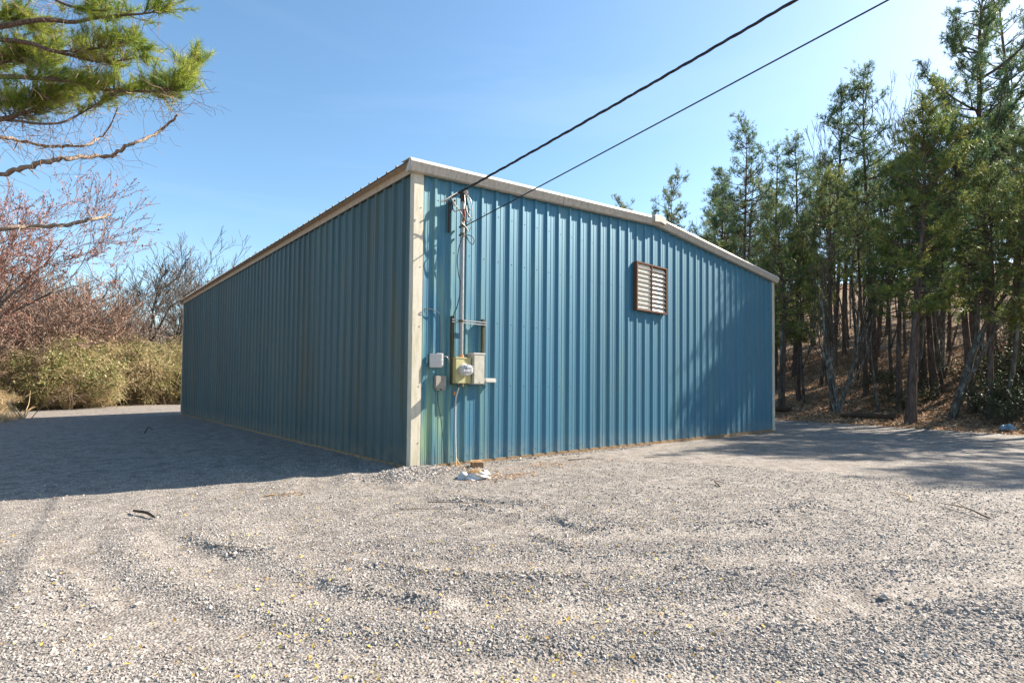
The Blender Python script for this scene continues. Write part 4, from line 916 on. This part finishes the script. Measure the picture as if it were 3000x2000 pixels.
for k_, (pl, r0, fs, dn) in BR.items():
    P = smooth_path(np.array(pl) - O, 6); mb = MB()
    P = np.concatenate([[np.array([0, 0, P[0][2] + .25]) * [1, 1, 1]], P]) if k_ not in ('l4b', 'l6', 'l3b', 'l5b') else P
    tube(mb, P, np.linspace(r0, .008, len(P)), 7)
    n = len(P); s0, s1, ra = [], [], []
    for i in range(int(n * fs), n):
        for _ in range(int(rg.poisson(1.9 * dn))):
            d = unit(unit(P[min(i + 1, n - 1)] - P[i - 1]) * .8 + unit(rg.normal(0, 1, 3)) * [.8, .8, .5] + [0, 0, .35]); p = P[i] + 0; ln = rg.uniform(.08, .36)
            for j in range(3):
                q = p + unit(d + rg.normal(0, .15, 3) + [0, 0, .1]) * ln / 3; s0.append(p); s1.append(q); ra.append(.007 - .0018 * j); p = q
                if j > 0: C.append(q); A.append(unit(d + [0, 0, .4]))
                if j > 0 and rg.random() < .5: C.append(q + rg.normal(0, .05, 3)); A.append(unit(d + rg.normal(0, .4, 3)))
        for _ in range(int(rg.poisson(1.0))):      # fine hanging twigs
            d = unit(rg.normal(0, 1, 3) + [0, 0, -.5]); p = P[i] + 0
            for j in range(3): q = p + unit(d + rg.normal(0, .3, 3)) * rg.uniform(.08, .22); fine0.append(p); fine1.append(q); p = q
    if s0: segs(mb, s0, s1, np.array(ra), np.array(ra) - .0015, 4)
    mb.build('bough', M_nearbark, T, False)
for k_, (pl, r0, r1) in DEAD.items():
    P = smooth_path(np.array(pl) - O, 5); P = np.concatenate([[np.array([0, 0, P[0][2] - .5])], P]); P[1:-1] += rg.normal(0, .012, P[1:-1].shape); mb = MB(); tube(mb, P, np.linspace(r0, r1, len(P)) * (1 + .12 * np.sin(np.arange(len(P)) * 2.1)), 9)
    for i in range(4, len(P) - 1):
        if rg.random() < .3: d = unit(rg.normal(0, 1, 3) + [0, 0, -.4]); tube(mb, [P[i], P[i] + d * rg.uniform(.06, .3)], [.012, .004], 5)
        for _ in range(rg.integers(0, 3)):
            d = unit(rg.normal(0, 1, 3) + [0, 0, -.3]); p = P[i] + 0
            for j in range(4): q = p + unit(d + rg.normal(0, .35, 3)) * rg.uniform(.06, .2); fine0.append(p); fine1.append(q); p = q
    mb.build('dead_limb', M_deadwood, T, True)
mb = MB()
for k_ in range(700):        # tangle of fine dead twigs in the bough zone
    b_ = list(BR.values())[rg.integers(0, 12)][0]; i = rg.integers(1, max(2, len(b_) - 2)); p = np.array(b_[i]) - O + rg.normal(0, .2, 3) + [-.1, .1, -.15]; d = unit(rg.normal(0, 1, 3) + [.4, -.5, -.1])
    for j in range(3): q = p + unit(d + rg.normal(0, .25, 3)) * rg.uniform(.06, .2); fine0.append(p); fine1.append(q); p = q
segs(mb, fine0, fine1, .0032, .0022, 3, rg.uniform(0, 1, len(fine0))); mb.build('twigs', M_browntwig, T)
mb = MB(); tuft_mesh(mb, np.array(C), np.array(A), 32, .14, .0065, rg, .36); mb.build('needles', M_needle_n, T)


# --- left side beyond the yard
rg = np.random.default_rng(4)
red = bare_data(70, [((0, 0, -.1), (.42, .05, 1), 2.9, .11), ((.2, .1, -.1), (.55, -.1, 1), 3.0, .09), ((-.1, .1, -.1), (.15, .2, 1), 2.9, .10)],
                depth=6, twig=M_redtwig, bark=M_dkbark, split=4, upb=.05, spread=.45, shrink=.72, wob_=.11, rmin=.005, buds=2, bud_size=.024, nch=(2, 3))
place('red', ('budding_tree', red), -7.3, 16.6, 9.6 / hz(red), 0, 'reddish budding leafless maple behind the overhanging pine boughs', 'bare tree')
sprd = [bare_data(80 + i, [((.1, 0, -.1), (.5, 0, 1), 3.0, .17), ((-.2, 0, -.1), (-.8, .1, .75), 3.0, .16), ((0, .1, -.1), (-.15, .2, 1), 3.0, .17), ((0, -.1, -.1), (1.0, 0, .55), 2.6, .12)], depth=6, twig=M_greytwig, bark=M_bare, split=4, upb=.07, spread=.5, shrink=.74, wob_=.12, rmin=.009, nch=(2, 3)) for i in range(2)]
for i, (x, y, s, rz, lb) in enumerate([(.5, 37.3, 11.6, 0, 'wide bare tree with low spreading limbs behind the green thicket'), (2.6, 36.5, 10.6, 2.5, 'bare tree with dark leaning limbs right beside the far corner of the building'),
                                  (-1.7, 40.5, 11.6, 1.2, 'smaller bare tree between the brown thicket and the wide bare tree'), (11.2, 60, 15.3, .6, 'distant bare tree crown just showing over the left roof edge'), (5.8, 50, 11, 3.3, 'distant bare tree close to the far corner of the building')]):
    place('spr%d' % (i % 2), ('bare_tree', sprd[i % 2]), x, y, s / hz(sprd[i % 2]), rz, lb, 'bare tree')
thk = [bare_data(90 + i, [((rg.normal(0, .5), rg.normal(0, .5), -.1), (rg.normal(0, .35), rg.normal(0, .35), 1), 1.9, .05) for _ in range(7)], depth=4, twig=M_browntwig, bark=M_greybark, split=3, upb=.05, spread=.6, shrink=.76, wob_=.15, rmin=.008, buds=1, bud_size=.04) for i in range(3)]
tk = []
for i, (x, y, s) in enumerate([(-9.5, 31, 7.5), (-7.6, 30.4, 7.6), (-6.2, 31.6, 8), (-4.9, 31.8, 7.9), (-3.7, 32.8, 7.8), (-3.0, 34, 6.4), (-8.6, 26.5, 6), (-7.4, 35, 9), (-5.0, 36, 8.8), (-3.0, 37, 7.6), (-7.9, 22.8, 5.5), (-6.9, 28.2, 5.5)]):
    place('thk%d' % (i % 3), ('thicket_tree', thk[i % 3]), x, y, s / hz(thk[i % 3]), i * 1.9, 'dense leafless brown thicket tree rising behind the green bushes', 'bare tree', 'brown thicket trees')
for i, (x, y, s) in enumerate([(-14, 72, 1.8), (-8, 76, 1.8), (-2, 80, 1.75), (4, 78, 1.7), (10, 84, 1.7), (-5, 66, 1.3), (1.5, 62, 1.15), (7, 68, 1.25), (16, 88, 1.7), (-11, 60, 1.5), (13, 74, 1.3)]):
    place('thk%d' % (i % 3), ('thicket_tree', thk[i % 3]), x, y, s * 6 / hz(thk[i % 3]), i * 1.1, 'distant leafless tree in the brown line beyond the bushes', 'bare tree', 'distant leafless trees')
place('pineC', pdat['pineC'], 5.4, 43.0, .78, 1., 'distant green pine behind the bare limbs at the far building corner', 'pine tree')
place('pineE', pdat['pineE'], -3.6, 47.0, .9, 1., 'distant green pine showing through the brown thicket', 'pine tree')
bsh = [leafy_data(120 + i, nn_, 3.3, 3.0, mt_, M_browntwig, .055, M_tanleaf, vn) for i, (nn_, mt_, vn) in enumerate([(11000, M_bushleaf, 2500), (9000, M_bushleaf, 4500), (5000, M_tanleaf, 5500)])]
for i, (x, y, s, k) in enumerate([(-7.6, 29.6, .8, 0), (-6.6, 29.2, .72, 0), (-5.5, 28.9, .8, 1), (-4.6, 28.5, .95, 0), (-3.4, 28.4, 1.0, 0), (-2.5, 29.4, 1.0, 1), (-1.6, 31.2, 1.15, 0), (-.6, 31.3, 1.05, 2), (.2, 31.6, 1.1, 1), (1.2, 31.6, 1.1, 0), (2.2, 31.8, 1.15, 2), (3.2, 31.8, 1.1, 1),
                               (-3.0, 30.9, 1.15, 1), (-4.6, 30.6, 1.0, 2), (.6, 33.2, 1.2, 0), (-.9, 33.2, 1.15, 0), (2.3, 33.6, 1.15, 1), (-6.2, 30.8, .95, 1), (-3.9, 27.7, .5, 2), (-2.4, 28.4, .5, 2), (1.5, 30.7, .45, 2), (-.2, 30.7, .5, 2), (2.6, 30.8, .45, 2), (-5.9, 24.2, .35, 2)]):
    place('bsh%d' % k, ('bush', bsh[k]), x, y, s * 1.06, i * 2.3, 'tangled green and straw coloured bush along the far edge of the gravel', 'bush', 'tangled bushes along the far gravel edge')
def stalks(x, y, n, H, r, seed, label, sp=.5, name='dead_stalks'):
    g = np.random.default_rng(seed); mb = MB(); z = float(terrain(x, y))
    for i in range(n):
        aa = g.uniform(0, 6.28); p = np.array([x + g.normal(0, .1), y + g.normal(0, .1), z - .03]); d = np.array([math.cos(aa) * sp, math.sin(aa) * sp, 1.]); h = H * g.uniform(.5, 1.1); pts = [p]
        for j in range(5): d = unit(d + g.normal(0, .12, 3) + [0, 0, -.12]); p = p + d * h / 5; pts.append(p)
        tube(mb, pts, np.linspace(r, r * .3, 6), 4, r=g.uniform(0, 1), caps=False)
    tag(mb.build(name, M_straws), label, 'dead stalks')
stalks(-3.35, 27.2, 26, 2.4, .022, 1, 'pale arching dead stalks standing before the green bushes', .55)
stalks(-4.75, 19.8, 9, 1.9, .018, 2, 'pale dead canes leaning over the grass tongue at the left', .7)
stalks(-5.45, 17.5, 10, 1.7, .015, 3, 'pale broken canes at the extreme left edge of the yard', .5)
stalks(.4, 30.2, 9, 1.9, .02, 4, 'thin dead canes before the bushes near the building corner', .7)
stalks(-1.9, 28.9, 9, 2.1, .02, 5, 'lone straw coloured canes in the middle of the bush line', .5)
mb = MB(); n = 5000; x = -6.4 + rg.normal(0, .75, n) ; y = 20.4 + rg.normal(0, 1.5, n); k = inside_lot(x, y) < .1; x, y = x[k], y[k]; P0 = np.stack([x, y, terrain(x, y)], 1); P1 = P0 + np.stack([rg.normal(0, .15, len(x)), rg.normal(0, .15, len(x)), rg.uniform(.05, .35, len(x))], 1)
segs(mb, P0, P1, .006, .002, 3, rg.uniform(0, 1, len(x)))
n = 9000; x = rg.uniform(-9, 3.2, n); y = rg.uniform(26, 33, n); k = (inside_lot(x, y) < .15) & (inside_lot(x, y) > -2.5); x, y = x[k], y[k]; P0 = np.stack([x, y, terrain(x, y) - .03], 1); P1 = P0 + np.stack([rg.normal(0, .15, len(x)), rg.normal(0, .15, len(x)), rg.uniform(.03, .3, len(x))], 1)
segs(mb, P0, P1, .008, .003, 3, rg.uniform(0, 1, len(x)))
tag(mb.build('dead_grass', M_straws), 'dry straw grass along the left edge of the gravel', 'grass', kind='stuff')
